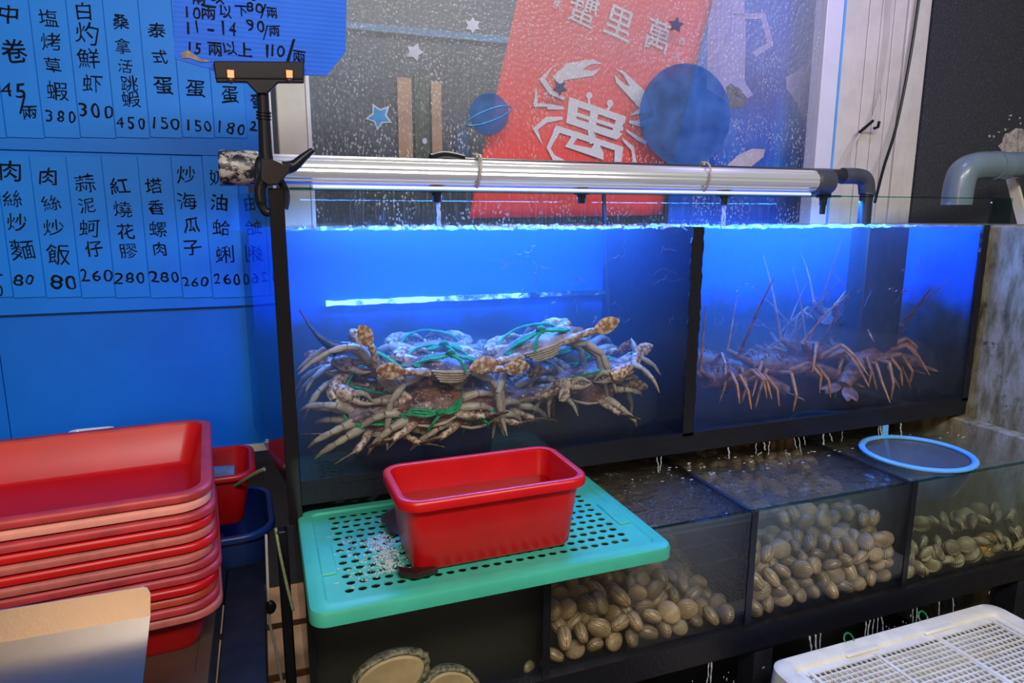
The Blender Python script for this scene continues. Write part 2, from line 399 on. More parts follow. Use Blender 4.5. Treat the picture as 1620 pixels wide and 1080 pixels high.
def box_obj(name, mat, lo, hi, parent=None, bevel=0):
    return MB().box(lo, hi).build(name, mat, parent, smooth=bevel > 0, bevel=bevel)
def smoothpath(pts, k=6):
    pts = [Vector(p) for p in pts]; out = []
    for i in range(len(pts)-1):
        p0, p1, p2, p3 = pts[max(i-1, 0)], pts[i], pts[i+1], pts[min(i+2, len(pts)-1)]
        for j in range(k):
            t = j/k
            out.append(.5*((2*p1)+(p2-p0)*t+(2*p0-5*p1+4*p2-p3)*t*t+(3*p1-p0-3*p2+p3)*t**3))
    out.append(pts[-1]); return out
def rrect(w, d, r, z, n=5, cx=0, cy=0):
    out = []
    for sx, sy, a0 in ((1, 1, 0), (-1, 1, 90), (-1, -1, 180), (1, -1, 270)):
        for k in range(n+1):
            a = rad(a0+90*k/n); out.append(Vector((cx+sx*(w/2-r)+r*math.cos(a), cy+sy*(d/2-r)+r*math.sin(a), z)))
    return out
# ------------------------------------------------------------------ glyphs
_GL = {}
_fc = bpy.data.curves.new('glyph', 'FONT'); _fc.resolution_u = 3; _fo = bpy.data.objects.new('glyph', _fc); COL.objects.link(_fo)
def glyph(ch):
    if ch not in _GL:
        _fc.offset = (.0 if ch in '4/' else .006) if ord(ch) < 0x2000 else (.008 if ch in '中白卷桑式泰肉仔子瓜油蛋塔香紅花下上以里北西兩' else .0)
        _fc.body = ch; bpy.context.view_layer.update()
        me = bpy.data.meshes.new_from_object(_fo.evaluated_get(bpy.context.evaluated_depsgraph_get()))
        vs = [(v.co.x, v.co.y) for v in me.vertices]; fs = [tuple(p.vertices) for p in me.polygons]
        x0, x1 = min(v[0] for v in vs), max(v[0] for v in vs); y0, y1 = min(v[1] for v in vs), max(v[1] for v in vs)
        cjk = ord(ch) > 0x2000
        cy_ = (y0+y1)/2 if cjk else .36
        _GL[ch] = ([(x-(x0+x1)/2, y-cy_) for x, y in vs], fs, x1-x0); bpy.data.meshes.remove(me)
    return _GL[ch]
def write(mb, ch, c, size, rot=0, mirror=False, wob=.035, ux=Vector((1, 0, 0)), uz=Vector((0, 0, 1)), sx=1.0, seed=None):
    vs, fs, _ = glyph(ch); ca, sa = math.cos(rad(rot)), math.sin(rad(rot)); sh = R.uniform(-.08, .08) if wob else 0
    ph = R.uniform(0, 50); out = []
    for x, y in vs:
        if wob:
            q = mnoise.noise_vector(Vector((x*2.2+ph, y*2.2, ph))); x, y = x+q.x*wob*2+sh*y, y+q.y*wob*2
        x *= sx
        if mirror: x = -x
        x, y = x*ca-y*sa, x*sa+y*ca
        out.append(Vector(c)+ux*x*size+uz*y*size)
    mb.add(out, fs)
def write_num(mb, txt, c, size, rot=0, step=.56, **kw):
    n = len(txt); ca, sa = math.cos(rad(rot)), math.sin(rad(rot))
    for i, ch in enumerate(txt):
        k = (i-(n-1)/2)*step*size
        write(mb, ch, Vector(c)+Vector((k*ca, 0, k*sa)), size*R.uniform(.92, 1.06), rot+R.uniform(-5, 5), wob=.05, **kw)
# ================================================================== THE ROOM
YW = .50                                                   # the wall behind the tank
struct(box_obj('floor', 'floor_mat', (-2.2, -2.2, -.80), (3.2, 2.8, -.75)))
xs = P(5, 600, 'y', YW).x
wl = MB().box((-2.2, YW, -.065), (xs-.001, YW+.04, 1.7)).box((xs+.001, YW, -.065), (P(413, 600, 'y', YW).x, YW+.04, 1.7)).build('wall_left', 'blue_wall', smooth=False)
struct(wl)
struct(box_obj('baseboard_left', 'cream_paint', (-2.2, YW-.004, -.085), (P(425, 700, 'y', YW).x, YW+.03, -.065)))
struct(box_obj('wall_back', 'far_wall', (-2.2, 2.3, -.8), (4.5, 2.36, 2.6)))
x0, x1 = P(437, 160, 'y', YW).x, P(483, 160, 'y', YW).x
struct(box_obj('trim_1', 'cream_paint', (x0, YW-.012, -.4), (x1, YW+.05, 1.7), bevel=.003))
struct(box_obj('trim_2', 'white_frame', (P(426, 200, 'y', YW).x, YW-.005, .0), (P(431, 200, 'y', YW).x, YW+.04, 1.7)))
# window: frame, pane
xa, xb = P(490, 150, 'y', YW).x, P(1296, 120, 'y', YW).x
xf = P(1322, 120, 'y', YW).x
wf = MB()
wf.box((x1+.001, YW-.008, .40), (xa, YW+.04, 1.7)); wf.box((xb, YW-.012, .40), (xf, YW+.04, 1.7)); wf.box((xa, YW, .40), (xb, YW+.03, .455))
win = struct(wf.build('window_1', 'white_frame', smooth=True, bevel=.002, loc=((xa+xb)/2, YW, .4)))
MB().box((xa, YW+.008, .455), (xb, YW+.012, 1.7)).build('window_pane', 'wet_window', win, smooth=False)
box_obj('rubber_seal', 'sky_plastic', (xf, YW-.014, .40), (xf+.008, YW+.02, 1.7), win)
# white cladding right of the window, grooved
xc0, xc1 = xf+.008, P(1462, 120, 'y', YW).x
mb = MB(); nG = 7
for k in range(nG):
    a, b = xc0+(xc1-xc0)*k/nG, xc0+(xc1-xc0)*(k+1)/nG-.004
    mb.box((a, YW-.004-(.006 if k in (0, 5) else 0), .0), (b, YW+.05, 1.7))
struct(mb.build('trim_3', 'cream_paint', bevel=.002))
struct(box_obj('wall_right', 'dark_stucco', (xc1, YW-.01, -.8), (4.0, YW+.06, 1.9)))
# chipped plaster patch at the top right
mb = MB(); c = P(1606, 232, 'y', YW-.0105); n = 26
pts = []
for k in range(n):
    a = 2*math.pi*k/n; r = (.085+.035*mnoise.noise(Vector((math.cos(a)*2, math.sin(a)*2, 3)))+R.uniform(-.012, .012))
    pts.append(c+Vector((r*math.cos(a)*1.0, 0, r*math.sin(a)*.8)))
mb.prism(pts, (0, .004, 0))
for k in range(40):
    a, r = R.uniform(0, 6.28), R.uniform(.09, .16); q = c+Vector((r*math.cos(a), 0, r*math.sin(a)*.8)); e = R.uniform(.002, .008)
    mb.prism([q+Vector((e*math.cos(t+.3*math.sin(k)), 0, e*.8*math.sin(t))) for t in (0, 1.3, 2.5, 3.6, 5)], (0, .004, 0))
struct(mb.build('trim_4', 'chipped_plaster', smooth=False))
# low cement wall that the tank ends against
XR = 1.884
mb = MB(); mb.box((XR, -1.3, -.8), (XR+.34, YW-.012, .505)); mb.box((XR-.045, -1.3, -.8), (XR-.0005, YW-.012, -.052))
struct(mb.build('wall_side', 'cement', bevel=.006))
q0, q1 = P(1597, 268, 'y', .25), P(1650, 470, 'y', .0)
struct(MB().bar(q0, q1, .03, .012, (1, 0, 0)).build('trim_5', 'cream_paint', smooth=False))
# ------------------------------------------------------------------ beyond the window
def hang(name, mat, x0, x1, y0, y1, Y, lab, cat, wav=.02, foldn=3):
    a, b, c_ = P(x0, y0, 'y', Y), P(x1, y1, 'y', Y), 0
    front, back = [], []
    N = 16
    for j in range(2):
        z = a.z if j == 0 else b.z
        front.append([Vector((a.x+(b.x-a.x)*i/N, Y+wav*math.sin(i/N*foldn*6.28), z)) for i in range(N+1)])
    mb = MB(); ring0 = front[0]+[p+Vector((0, .02, 0)) for p in reversed(front[0])]; ring1 = front[1]+[p+Vector((0, .02, 0)) for p in reversed(front[1])]
    mb.loft([ring0, ring1]); return tag(mb.build(name, mat), lab, cat)
hang('tarpaulin', 'tarp', 470, 860, 26, 74, 2.279, 'dim blue tarpaulin band seen through the wet window', 'tarpaulin', .001, 4)
hang('wooden_board', 'tan_board', 628, 654, 122, 262, 2.279, 'wider tan board standing behind the wet window', 'board', .0)
hang('wooden_board', 'tan_board', 682, 700, 128, 262, 2.279, 'narrow tan board behind the wet window beside green cloth', 'board', .0)
hang('green_cloth', 'moss_cloth', 655, 681, 118, 270, 2.279, 'dark green cloth hanging between two tan boards behind window', 'cloth', .001)
hang('blue_cloth', 'blue_cloth', 722, 742, 205, 275, 2.279, 'small dark blue cloth low behind the window beside the planet sticker', 'cloth', .001)
# red flag behind the glass
YF = .575
def flag_pt(px, py, dy=0): return P(px, py, 'y', YF+dy)
TL, TR, BL, BR = flag_pt(832, -60), flag_pt(1150, -60), flag_pt(742, 345), flag_pt(1052, 340)
NX, NZ = 30, 24; mb = MB(); fr = []
for j in range(NZ+1):
    v = j/NZ
    for i in range(NX+1):
        u = i/NX; p = (TL*(1-u)+TR*u)*(1-v)+(BL*(1-u)+BR*u)*v
        dy = .003*math.sin(u*9+v*2)+(.030*max(0, (u-.80)/.2)**1.5*math.cos((u-.8)*28+v*1.2)-.0 if u > .8 else 0)
        fr.append(p+Vector((0, dy, 0)))
W_ = NX+1
mb.add(fr, [(j*W_+i, j*W_+i+1, (j+1)*W_+i+1, (j+1)*W_+i) for j in range(NZ) for i in range(NX)])
flag = mb.build('cloth_flag', 'flag_red', fix=False)
sol = flag.modifiers.new('thick', 'SOLIDIFY'); sol.thickness = .002; sol.offset = 1
tag(flag, 'red cloth flag with white crab emblem hanging behind the window', 'flag')
YE = YF-.008
def zp(pts): return [P(780+x/3.857, y/3.857, 'y', YE) for x, y in pts]
EMB = [
 [(365,470),(450,385),(610,362),(665,388),(598,392),(545,422),(598,434),(652,418),(612,462),(428,490),(448,562),(392,500)],
 [(368,402),(282,482),(345,575),(435,612),(440,592),(372,560),(318,482)],
 [(262,520),(247,650),(330,652),(332,668),(430,668),(430,650),(335,632),(272,630)],
 [(425,712),(325,712),(242,785),(302,885),(272,790),(330,748),(425,730)],
 [(742,418),(805,440),(925,555),(958,680),(835,705),(895,660),(870,630),(752,505),(740,455),(800,515),(835,525),(795,455)],
 [(985,640),(1003,715),(975,748),(905,775),(830,752),(832,735),(900,738),(978,712)],
 [(810,785),(890,835),(945,860),(930,880),(880,855),(815,805)],
 [(785,838),(858,893),(875,990),(855,990),(842,915),(795,865)],
 [(578,598),(590,598),(594,640),(578,636)], [(712,640),(722,645),(705,676),(688,670)],
 [(465,592),(525,612),(500,766),(445,750)], [(465,592),(812,712),(802,752),(458,632)], [(452,708),(790,815),(755,852),(446,750)],
 [(762,697),(812,712),(755,852),(712,838)], [(600,640),(650,658),(612,810),(575,800)], [(455,668),(795,778),(788,800),(452,690)],
 [(575,790),(612,800),(632,870),(590,880)],
 [(385,765),(790,895),(785,930),(365,798)], [(385,765),(425,780),(365,875),(350,905),(372,945),(450,985),(368,985),(325,900)],
 [(742,880),(792,896),(782,988),(738,988)], [(500,800),(535,812),(482,885),(437,895)], [(437,895),(482,880),(600,905),(672,975)],
 [(630,845),(672,935),(672,975),(600,905)]]
mb = MB()
for k, poly in enumerate(EMB): mb.prism([p+Vector((0, -.00012*k, 0)) for p in zp(poly)], (0, .0015, 0))
for cx, cy_, r in ((587, 582, 19), (714, 630, 20)):
    mb.prism(zp([(cx+r*math.cos(a*.5236), cy_+r*1.1*math.sin(a*.5236)) for a in range(12)]), (0, .0015, 0))
mb.build('crab_emblem', 'flag_white', flag, smooth=False)['label'] = 'white crab emblem'
mb = MB()
for ch, px, py, s, rot in (('萬', 1042, 56, .098, -14), ('里', 980, 36, .098, -16), ('蟹', 924, 14, .100, -16), ('北', 1071, 87, .024, -14), ('西', 1079, 65, .024, -14), ('港', 882, 6, .03, -16)):
    write(mb, ch, P(px, py, 'y', YE), s, rot, mirror=True, wob=0)
mb.build('lettering', 'flag_white', flag, smooth=False)['label'] = 'white mirrored characters'
# printed blue mural sheet behind the right of the window
YM = .66
mu = box_obj('mural_sheet', 'mural_print', (P(1068, 100, 'y', YM).x, YM, .50), (P(1330, 100, 'y', YM).x, YM+.006, 1.55))
tag(mu, 'glossy deep blue mural sheet with pale shapes behind the window', 'mural')
def mp(name, mat, pts, dy=-.003):
    MB().prism([P(x, y, 'y', YM+dy) for x, y in pts], (0, .002, 0)).build(name, mat, mu, smooth=False)
mp('lilac_shape', 'mural_lilac', [(1122,-40),(1176,-40),(1180,60),(1178,130),(1192,150),(1160,168),(1118,140)])
mp('white_shape', 'mural_white', [(1150,262),(1168,245),(1190,235),(1210,236),(1208,248),(1190,262),(1172,285)])
mp('lilac_shape', 'mural_lilac', [(1288,-40),(1310,-40),(1300,280),(1283,270),(1276,200),(1262,165),(1245,140),(1243,122),(1262,112),(1280,100),(1286,40)])
mp('grey_shape', 'mural_grey', [(1148,138),(1156,132),(1170,140),(1182,155),(1176,168),(1152,172)])
mp('grey_line', 'mural_lilac', [(1160,22),(1210,20),(1224,70),(1196,90),(1190,82),(1214,68),(1204,30),(1160,30)])
# twin cords hanging behind the glass
for (xa_, xb_, lab) in ((1133, 1139, 'thin bluish cord nearest the red flag behind the window'), (1143, 1140, 'thin bluish cord second from the red flag behind the window'), (1155, 1164, 'thin bluish cord farthest from the red flag behind the window')):
    pts = [P(xa_, -30, 'y', .62), P((xa_+xb_)/2-1, 60, 'y', .62), P(xb_, 120 if xb_ < 1150 else 34, 'y', .62)]
    tag(MB().tube(smoothpath(pts), .0025, 6).build('cord', 'bluish_cord'), lab, 'cord')
# stickers on the window glass
YS = YW+.0055
def star(cx, cy_, r, rot, k=.5, n=5):
    return [(cx+rr*math.cos(rad(rot+i*180/n)), cy_+rr*math.sin(rad(rot+i*180/n))) for i in range(2*n) for rr in [r if i % 2 == 0 else r*k]]
def stick(name, mat, pts, lab, cat='sticker', inner=None, mat2=None):
    o = MB().prism([P(x, y, 'y', YS) for x, y in pts], (0, .0012, 0)).build(name, mat, smooth=False); tag(o, lab, cat)
    if inner: MB().prism([P(x, y, 'y', YS-.0015) for x, y in inner], (0, .001, 0)).build('center', mat2, o, smooth=False)
    return o
stick('star_sticker', 'sticker_pale', star(600, 184, 23, 98, .52), 'large blue star sticker with pale rim on the window', inner=star(600, 184, 17, 98, .52), mat2='sticker_blue')
stick('star_sticker', 'sticker_pale', star(656, 82, 15, 75, .55), 'small whitish star sticker above the large blue star')
stick('star_sticker', 'sticker_pale', star(748, 40, 13, 90, .6, 6), 'dull six pointed star sticker high on the window')
stick('star_sticker', 'sticker_dim', star(1070, 39, 13, -80, .5), 'dark star sticker over the white flag lettering')
stick('star_sticker', 'sticker_dim', star(886, 139, 13, 20, .5), 'dark star sticker over the emblem claw on flag')
stick('dot_sticker', 'sticker_pale', [(672+4*math.cos(a*.785), 223+5*math.sin(a*.785)) for a in range(8)], 'tiny pale dot sticker low on the window')
pl = stick('planet_sticker', 'sticker_planet', [(774+31*math.cos(a*.2618), 180+33*math.sin(a*.2618)) for a in range(24)], 'small blue ringed planet sticker beside the flag edge')
mb = MB()
pr = [P(774+38*math.cos(a*.2618)*math.cos(-.35)-7*math.sin(a*.2618)*math.sin(-.35), 183+38*math.cos(a*.2618)*math.sin(-.35)+9*math.sin(a*.2618), 'y', YS-.001) for a in range(25)]
mb.tube(pr, .0022, 6).build('planet_ring', 'sticker_blue', pl)
stick('planet_sticker', 'sticker_planet', [(1084+72*math.cos(a*.19635), 182+82*math.sin(a*.19635)) for a in range(32)], 'big translucent blue planet sticker over the flag right edge')
# ================================================================== MENU BOARDS
YB = YW-.012
def strip(x0, x1, ytop, ybot, yref, lab, mat='blue_strip_card'):
    a, b = P(x0, yref, 'y', YB), P(x1, yref, 'y', YB)
    zt = P(x0, ytop, 'y', YB).z; zb = P(x0, ybot, 'y', YB).z
    o = box_obj('menu_strip', mat, (a.x+.0006, YB-.003, zb), (b.x-.0006, YB, zt), bevel=.0008)
    return tag(o, lab, 'menu strip', 'handwritten blue menu strips')
bz0, bz1 = P(200, 242, 'y', YB).z, 1.32
o = box_obj('menu_board', 'blue_board', (-1.2, YB, bz0), (P(428, 200, 'y', YB).x, YW-.0005, bz1), bevel=.001); tag(o, 'upper bright blue backing board of the wall menu', 'menu board')
o = box_obj('menu_board', 'blue_board', (-1.2, YB, P(200, 491, 'y', YB).z), (P(388, 470, 'y', YB).x, YW-.0005, bz0-.002), bevel=.001); tag(o, 'lower bright blue backing board of the wall menu', 'menu board')
def letters(par, chars, nums, mat='ink', bold=1):
    mb = MB(); Y = YB-.0036
    for ch, px, py, s in chars: write(mb, ch, P(px, py, 'y', Y), s*.00140, R.uniform(-5, 5)+2, wob=.045)
    for tx, px, py, s in nums: write_num(mb, tx, P(px, py, 'y', Y), s*.00165, -3, .60)
    mb.build('lettering', mat, par, smooth=False)
up = [
 (-30, 11, '中卷 45 per tael, first strip above', [('中', 13, 22, 30), ('卷', 23, 80, 36), ('兩', 47, 178, 22)], [('45', 21, 142, 26), ('/', 36, 164, 36)], 'blue menu strip for 中卷 priced 45 per tael'),
 (11, 71, '', [('塩', 76, 28, 28), ('烤', 80, 66, 28), ('草', 84, 103, 25), ('蝦', 91, 144, 31)], [('380', 96, 184, 22)], 'blue menu strip for 塩烤草蝦 priced 380'),
 (71, 128, '', [('白', 132, 17, 28), ('灼', 137, 53, 34), ('鮮', 140, 92, 33), ('虾', 146, 132, 30)], [('300', 151, 174, 25)], 'blue menu strip for 白灼鮮虾 priced 300 in bold'),
 (128, 184, '', [('桑', 191, 35, 24), ('拿', 194, 73, 24), ('活', 198, 105, 22), ('跳', 204, 132, 26), ('蝦', 207, 157, 28)], [('450', 207, 194, 22)], 'blue menu strip for 桑拿活跳蝦 priced 450'),
 (184, 238, '', [('泰', 248, 48, 26), ('式', 253, 90, 24), ('蛋', 259, 136, 30)], [('150', 260, 194, 22)], 'blue menu strip for 泰式蛋 priced 150'),
 (238, 289, '', [('蛋', 309, 141, 30)], [('150', 313, 198, 22)], 'blue menu strip ending 蛋 priced 150 under the price sign'),
 (289, 340, '', [('蛋', 364, 150, 30)], [('180', 365, 202, 24)], 'blue menu strip ending 蛋 priced 180 behind the sign clip'),
 (340, 392, '', [('蛋', 408, 160, 24)], [('2', 402, 198, 20)], 'blue menu strip mostly hidden behind the black sign stem')]
for x0, x1, _, ch, nu, lab in up:
    s = strip(x0, x1, -130, 217, 217, lab, 'blue_strip_card'); letters(s, ch, nu, 'ink' if '300' in lab else 'ink')
lo_ = [
 (-8, 46, 232, [('肉', 16, 270, 33), ('絲', 20, 315, 28), ('炒', 27, 352, 30), ('麵', 36, 395, 35)], [('80', 38, 442, 22)], 'blue menu strip for 肉絲炒麵 priced 80'),
 (46, 104, 232, [('肉', 76, 279, 29), ('絲', 80, 321, 27), ('炒', 84, 360, 30), ('飯', 92, 402, 34)], [('80', 101, 446, 28)], 'blue menu strip for 肉絲炒飯 priced 80'),
 (104, 160, 0, [('蒜', 134, 289, 30), ('泥', 137, 325, 26), ('蚵', 141, 360, 30), ('仔', 148, 393, 28)], [('260', 152, 435, 24)], 'blue menu strip for 蒜泥蚵仔 priced 260'),
 (160, 217, 0, [('紅', 189, 294, 29), ('燒', 194, 331, 29), ('花', 199, 366, 28), ('膠', 203, 397, 28)], [('280', 205, 439, 23)], 'blue menu strip for 紅燒花膠 priced 280'),
 (217, 270, 0, [('塔', 243, 294, 27), ('香', 247, 328, 25), ('螺', 250, 362, 28), ('肉', 253, 394, 24)], [('280', 260, 437, 23)], 'blue menu strip for 塔香螺肉 priced 280'),
 (270, 319, 0, [('炒', 294, 276, 30), ('海', 296, 318, 31), ('瓜', 303, 356, 28), ('子', 304, 392, 30)], [('260', 309, 445, 21)], 'blue menu strip for 炒海瓜子 priced 260'),
 (319, 373, 0, [('奶', 343, 281, 28), ('油', 346, 320, 30), ('蛤', 351, 360, 31), ('蜊', 355, 402, 34)], [('260', 359, 441, 23)], 'blue menu strip for 奶油蛤蜊 priced 260')]
for x0, x1, _, ch, nu, lab in lo_:
    s = strip(x0, x1, 246, 472, 246, lab, 'blue_strip_card'); letters(s, ch, nu)
s = strip(-60, -8, 246, 472, 246, 'blue menu strip cut off by the photo edge beside 肉絲炒麵'); letters(s, [], [('0', -1, 460, 22), ('-', 0, 432, 18)])
# ================================================================== TANKS
TL_, TD, TH, WZ = 1.872, .45, .578, .505
BX = -.088                                               # back corner of the left end panel
tank = empty('fish_tank', (.93, .2, 0)); tag(tank, 'long glass seafood tank of blue water holding crabs and lobsters', 'fish tank')
MB().box((.002, 0, 0), (TL_, .006, TH)).build('front_pane', 'pane', tank, smooth=False)
MB().box((.002, 0, TH-.0015), (TL_+.08, .0065, TH+.0015)).box((TL_, 0, WZ+.004), (TL_+.08, .006, TH-.002)).build('rim_edge', 'pane_edge', tank, smooth=False)
MB().box((-.06, TD, .505), (TL_, TD+.005, TH)).build('back_pane', 'pane', tank, smooth=False)
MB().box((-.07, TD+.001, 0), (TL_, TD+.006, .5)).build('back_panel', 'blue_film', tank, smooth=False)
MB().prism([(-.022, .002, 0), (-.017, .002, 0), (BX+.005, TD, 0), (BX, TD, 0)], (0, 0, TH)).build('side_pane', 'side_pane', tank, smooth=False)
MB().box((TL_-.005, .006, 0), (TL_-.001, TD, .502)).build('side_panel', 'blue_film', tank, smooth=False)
MB().box((TL_-.001, .006, 0), (TL_+.004, TD, .502)).build('side_panel', 'black_gloss', tank, smooth=False)
MB().box((.02, .12, TH+.001), (1.45, .165, TH+.007)).build('brace_strip', 'pane_edge', tank, smooth=False)
mb = MB(); 
def ragged(mb, x0, x1, z0, z1, y0, y1, n=40, amp=.0022):
    rings = []
    for k in range(n+1):
        z = z0+(z1-z0)*k/n; a, b = R.uniform(-amp, amp), R.uniform(-amp, amp)
        rings.append([(x0+a, y0, z), (x1+b, y0, z), (x1+b, y1, z), (x0+a, y1, z)])
    mb.loft(rings)
ragged(mb, .893, .925, 0, WZ, -.002, .004); mb.box((.903, .004, 0), (.911, TD, WZ)); mb.build('divider', 'black_silicone', tank, smooth=False)
MB().prism([(-.024, -.003, -.08), (.003, -.003, -.08), (.003, .012, -.08), (-.024, .012, -.08)], (0, 0, TH+.08)).build('corner_strip', 'black_gloss', tank, smooth=False, bevel=.002)
mb = MB(); ragged(mb, TL_-.024, TL_+.001, 0, WZ, -.002, .007, 40, .001); mb.build('corner_strip', 'black_silicone', tank, smooth=False)
MB().box((.003, -.002, -.004), (TL_, .008, .008)).box((-.02, .0, -.042), (TL_, TD, -.002)).build('base_board', 'black_silicone', tank, smooth=False)
mb = MB()
for x in (.05, .9, 1.8): box_obj('support_block', 'black_plastic', (x-.03, .21, -.40), (x+.03, TD-.05, -.042), tank)
def water_body(name, mat, x0, x1, y0, y1, z0, z1, amp, nx, ny, lab, xl=None):
    mb = MB(); top = []
    for j in range(ny+1):
        for i in range(nx+1):
            u, v = i/nx, j/ny; y = y0+(y1-y0)*v
            xx0 = x0 if xl is None else x0+(xl-x0)*v
            x = xx0+(x1-xx0)*u
            z = z1+amp*(mnoise.noise(Vector((x*24, y*40, 1.7)))+.6*mnoise.noise(Vector((x*60, y*90, 5))))
            top.append((x, y, z))
    W = nx+1; fs = [(j*W+i, j*W+i+1, (j+1)*W+i+1, (j+1)*W+i) for j in range(ny) for i in range(nx)]
    n0 = len(top); rim = [i for i in range(nx+1)]+[(j)*W+nx for j in range(1, ny+1)]+[ny*W+i for i in range(nx-1, -1, -1)]+[j*W for j in range(ny-1, 0, -1)]
    bot = [(top[i][0], top[i][1], z0) for i in rim]; m = len(rim)
    fs += [(rim[(k+1) % m], rim[k], n0+k, n0+(k+1) % m) for k in range(m)] + [tuple(reversed(range(n0, n0+m)))]
    mb.add(top+bot, fs); o = mb.build(name, mat, fix=True)
    return tag(o, lab, 'water', kind='stuff')
water_body('water', 'tank_water', .004, .900, .0075, TD-.001, .009, WZ-.002, .0075, 170, 60, 'blue lit water around the tied crabs', xl=-.066)
water_body('water', 'tank_water', .913, TL_-.008, .0075, TD-.001, .009, WZ-.002, .0075, 170, 60, 'blue lit water around the lobsters')
def silt_body(mat, x0, x1, z1, lab):
    mb = MB(); cx, cy_, rx, ry = (x0+x1)/2, .228, (x1-x0)/2, .205; rings = []
    for k, (f, z) in enumerate(((.9, .010), (1, .03), (1, z1*.45), (.97, z1*.65), (.88, z1*.82), (.70, z1*.94), (.3, z1))):
        rings.append([Vector((cx+f*rx*math.copysign(abs(math.cos(a))**.4, math.cos(a)), cy_+(.6+.4*f)*ry*math.copysign(abs(math.sin(a))**.4, math.sin(a)), z*(1+.08*math.sin(3*a) if z > .1 else 1))) for a in (2*math.pi*i/40 for i in range(40))])
    tag(mb.loft(rings).build('silt', mat), lab, 'silt', kind='stuff')
silt_body('silt_brown', .012, .890, .225, 'brownish silt clouding the water low around the crabs')
silt_body('silt_red', .922, TL_-.014, .215, 'reddish silt clouding the water low around the lobsters')
# submerged light strip, overflow box, hoses
a, b = P(516, 480, 'y', .435), P(975, 463, 'y', .435)
led = MB().tube([a+Vector(((b.x-a.x)*k/40, 0, 0)) for k in range(41)], [.0072+R.uniform(-.0016, .0012) for k in range(41)], 8).build('light_strip', 'led')
tag(led, 'glowing light strip under water along the tank back', 'light strip')
pA = P(1372, 400, 'y', .125); pB = P(1436, 400, 'y', .125)
o = box_obj('overflow_box', 'dark_pvc', (pA.x, .125, .012), (pB.x, .19, .500), bevel=.004); tag(o, 'dark upright box in the tank among the lobsters under the black elbow', 'overflow box')
o = MB().tube(smoothpath([P(955, 300, 'y', .40), P(958, 400, 'y', .40), P(962, 470, 'y', .40), P(966, 540, 'y', .40)]), .006, 8).build('drain_hose', 'dark_pvc'); tag(o, 'thin dark upright hose at the tank back near the divider', 'hose')
mb = MB(); pts = smoothpath([P(474, 490, 'y', .12), P(490, 515, 'y', .11), P(505, 532, 'y', .10), P(522, 545, 'y', .10), P(540, 550, 'y', .10), P(553, 546, 'y', .10)])
n = len(pts); prof = [.002+.013*(max(0, (k/(n-1)-.12))/.6)**1.3 if k/(n-1) < .72 else .015-.03*((k/(n-1))-.72) for k in range(n)]
mb.tube(pts, prof, 10, flat=((0, 1, 0), .6)); mb.blob(P(529, 556, 'y', .10), (.006, .003, .010)); mb.blob(P(551, 552, 'y', .10), (.010, .003, .006))
tag(mb.build('fish', 'fish_dark'), 'dark blue fish tail hanging curved in the tank above the crabs', 'fish')
# water running over the front of the tank: wavy ridges and beads
mb = MB()
for k in range(58):
    px = R.choice([R.uniform(800, 1080), R.uniform(1125, 1530), R.uniform(1130, 1420)]); py = R.uniform(385, 535) if px < 1085 else R.uniform(410, 560)
    c = P(px, py, 'y', -.0022); L = R.uniform(.020, .075); a = R.choice([R.uniform(-.5, .5), R.uniform(1.0, 1.7)]); ph = R.uniform(0, 9); amp = R.uniform(.004, .010)
    pts = []; sag = R.uniform(-.6, .2)
    for j in range(18):
        u = (j/17-.5)*L; wv = amp*math.sin(j*.8+ph)*(.4+.6*mnoise.noise(Vector((j*.3, ph, 0))))
        pts.append(c+Vector((u*math.cos(a)-wv*math.sin(a), 0, sag*abs(u)+u*math.sin(a)+wv*math.cos(a))))
    r0 = R.uniform(.0012, .0026)
    mb.tube(pts, [.0003+r0*math.sin(math.pi*j/17)*(.7+.3*math.sin(j*1.9+ph)) for j in range(18)], 8, flat=((0, 1, 0), .7))
tag(mb.build('running_water', 'water_film'), 'thin water trickles running over the tank front glass', 'water', kind='stuff')
# ================================================================== SPRAY PIPE AND LAMP OVER THE TANK
YT = .10
tA, tB = P(408, 268, 'y', YT), P(1292, 286, 'y', YT); ZT = (tA.z+tB.z)/2; RTb = .0285
lamp = empty('tube_lamp', ((tA.x+tB.x)/2, YT, ZT)); tag(lamp, 'long silver tube lamp lying across the top of the tank', 'lamp')
Mx = Matrix.Rotation(rad(90), 4, 'Y')
def xlathe(mb, prof, x, n=28): 
    rings = [[Vector((x+dx, YT+r*math.cos(2*math.pi*i/n), ZT+r*math.sin(2*math.pi*i/n))) for i in range(n)] for r, dx in prof]
    mb.loft(rings); return mb
mb = MB(); n = 40; prof = []
for i in range(n):
    a = 2*math.pi*i/n; r = RTb*(1-.05*(1 if i % 5 == 0 else 0)); prof.append((r*math.cos(a), r*math.sin(a)))
mb.loft([[Vector((x, YT+p, ZT+q)) for p, q in prof] for x in (tA.x+.005, tB.x-.01)]); mb.build('tube', 'alu', lamp, angle=25)
eL = P(347, 268, 'y', YT).x
xlathe(MB(), [(.0285, 0), (.0325, .003), (.0335, .01), (.0335, P(410, 268, 'y', YT).x-eL-.004), (.032, P(410, 268, 'y', YT).x-eL)], eL).build('end_cap', 'worn_cap', lamp)['label'] = 'black end cap with worn scratches'
xlathe(MB(), [(.030, 0), (.034, .004), (.0345, .05), (.032, .056), (.026, .058)], tB.x-.015).build('end_cap', 'collar_pvc', lamp)['label'] = 'grey end cap'
MB().tube([(tA.x+.10, YT-.012, ZT-.034), (tB.x-.03, YT-.012, ZT-.034)], .005, 8).build('led_bar', 'led_bar', lamp)
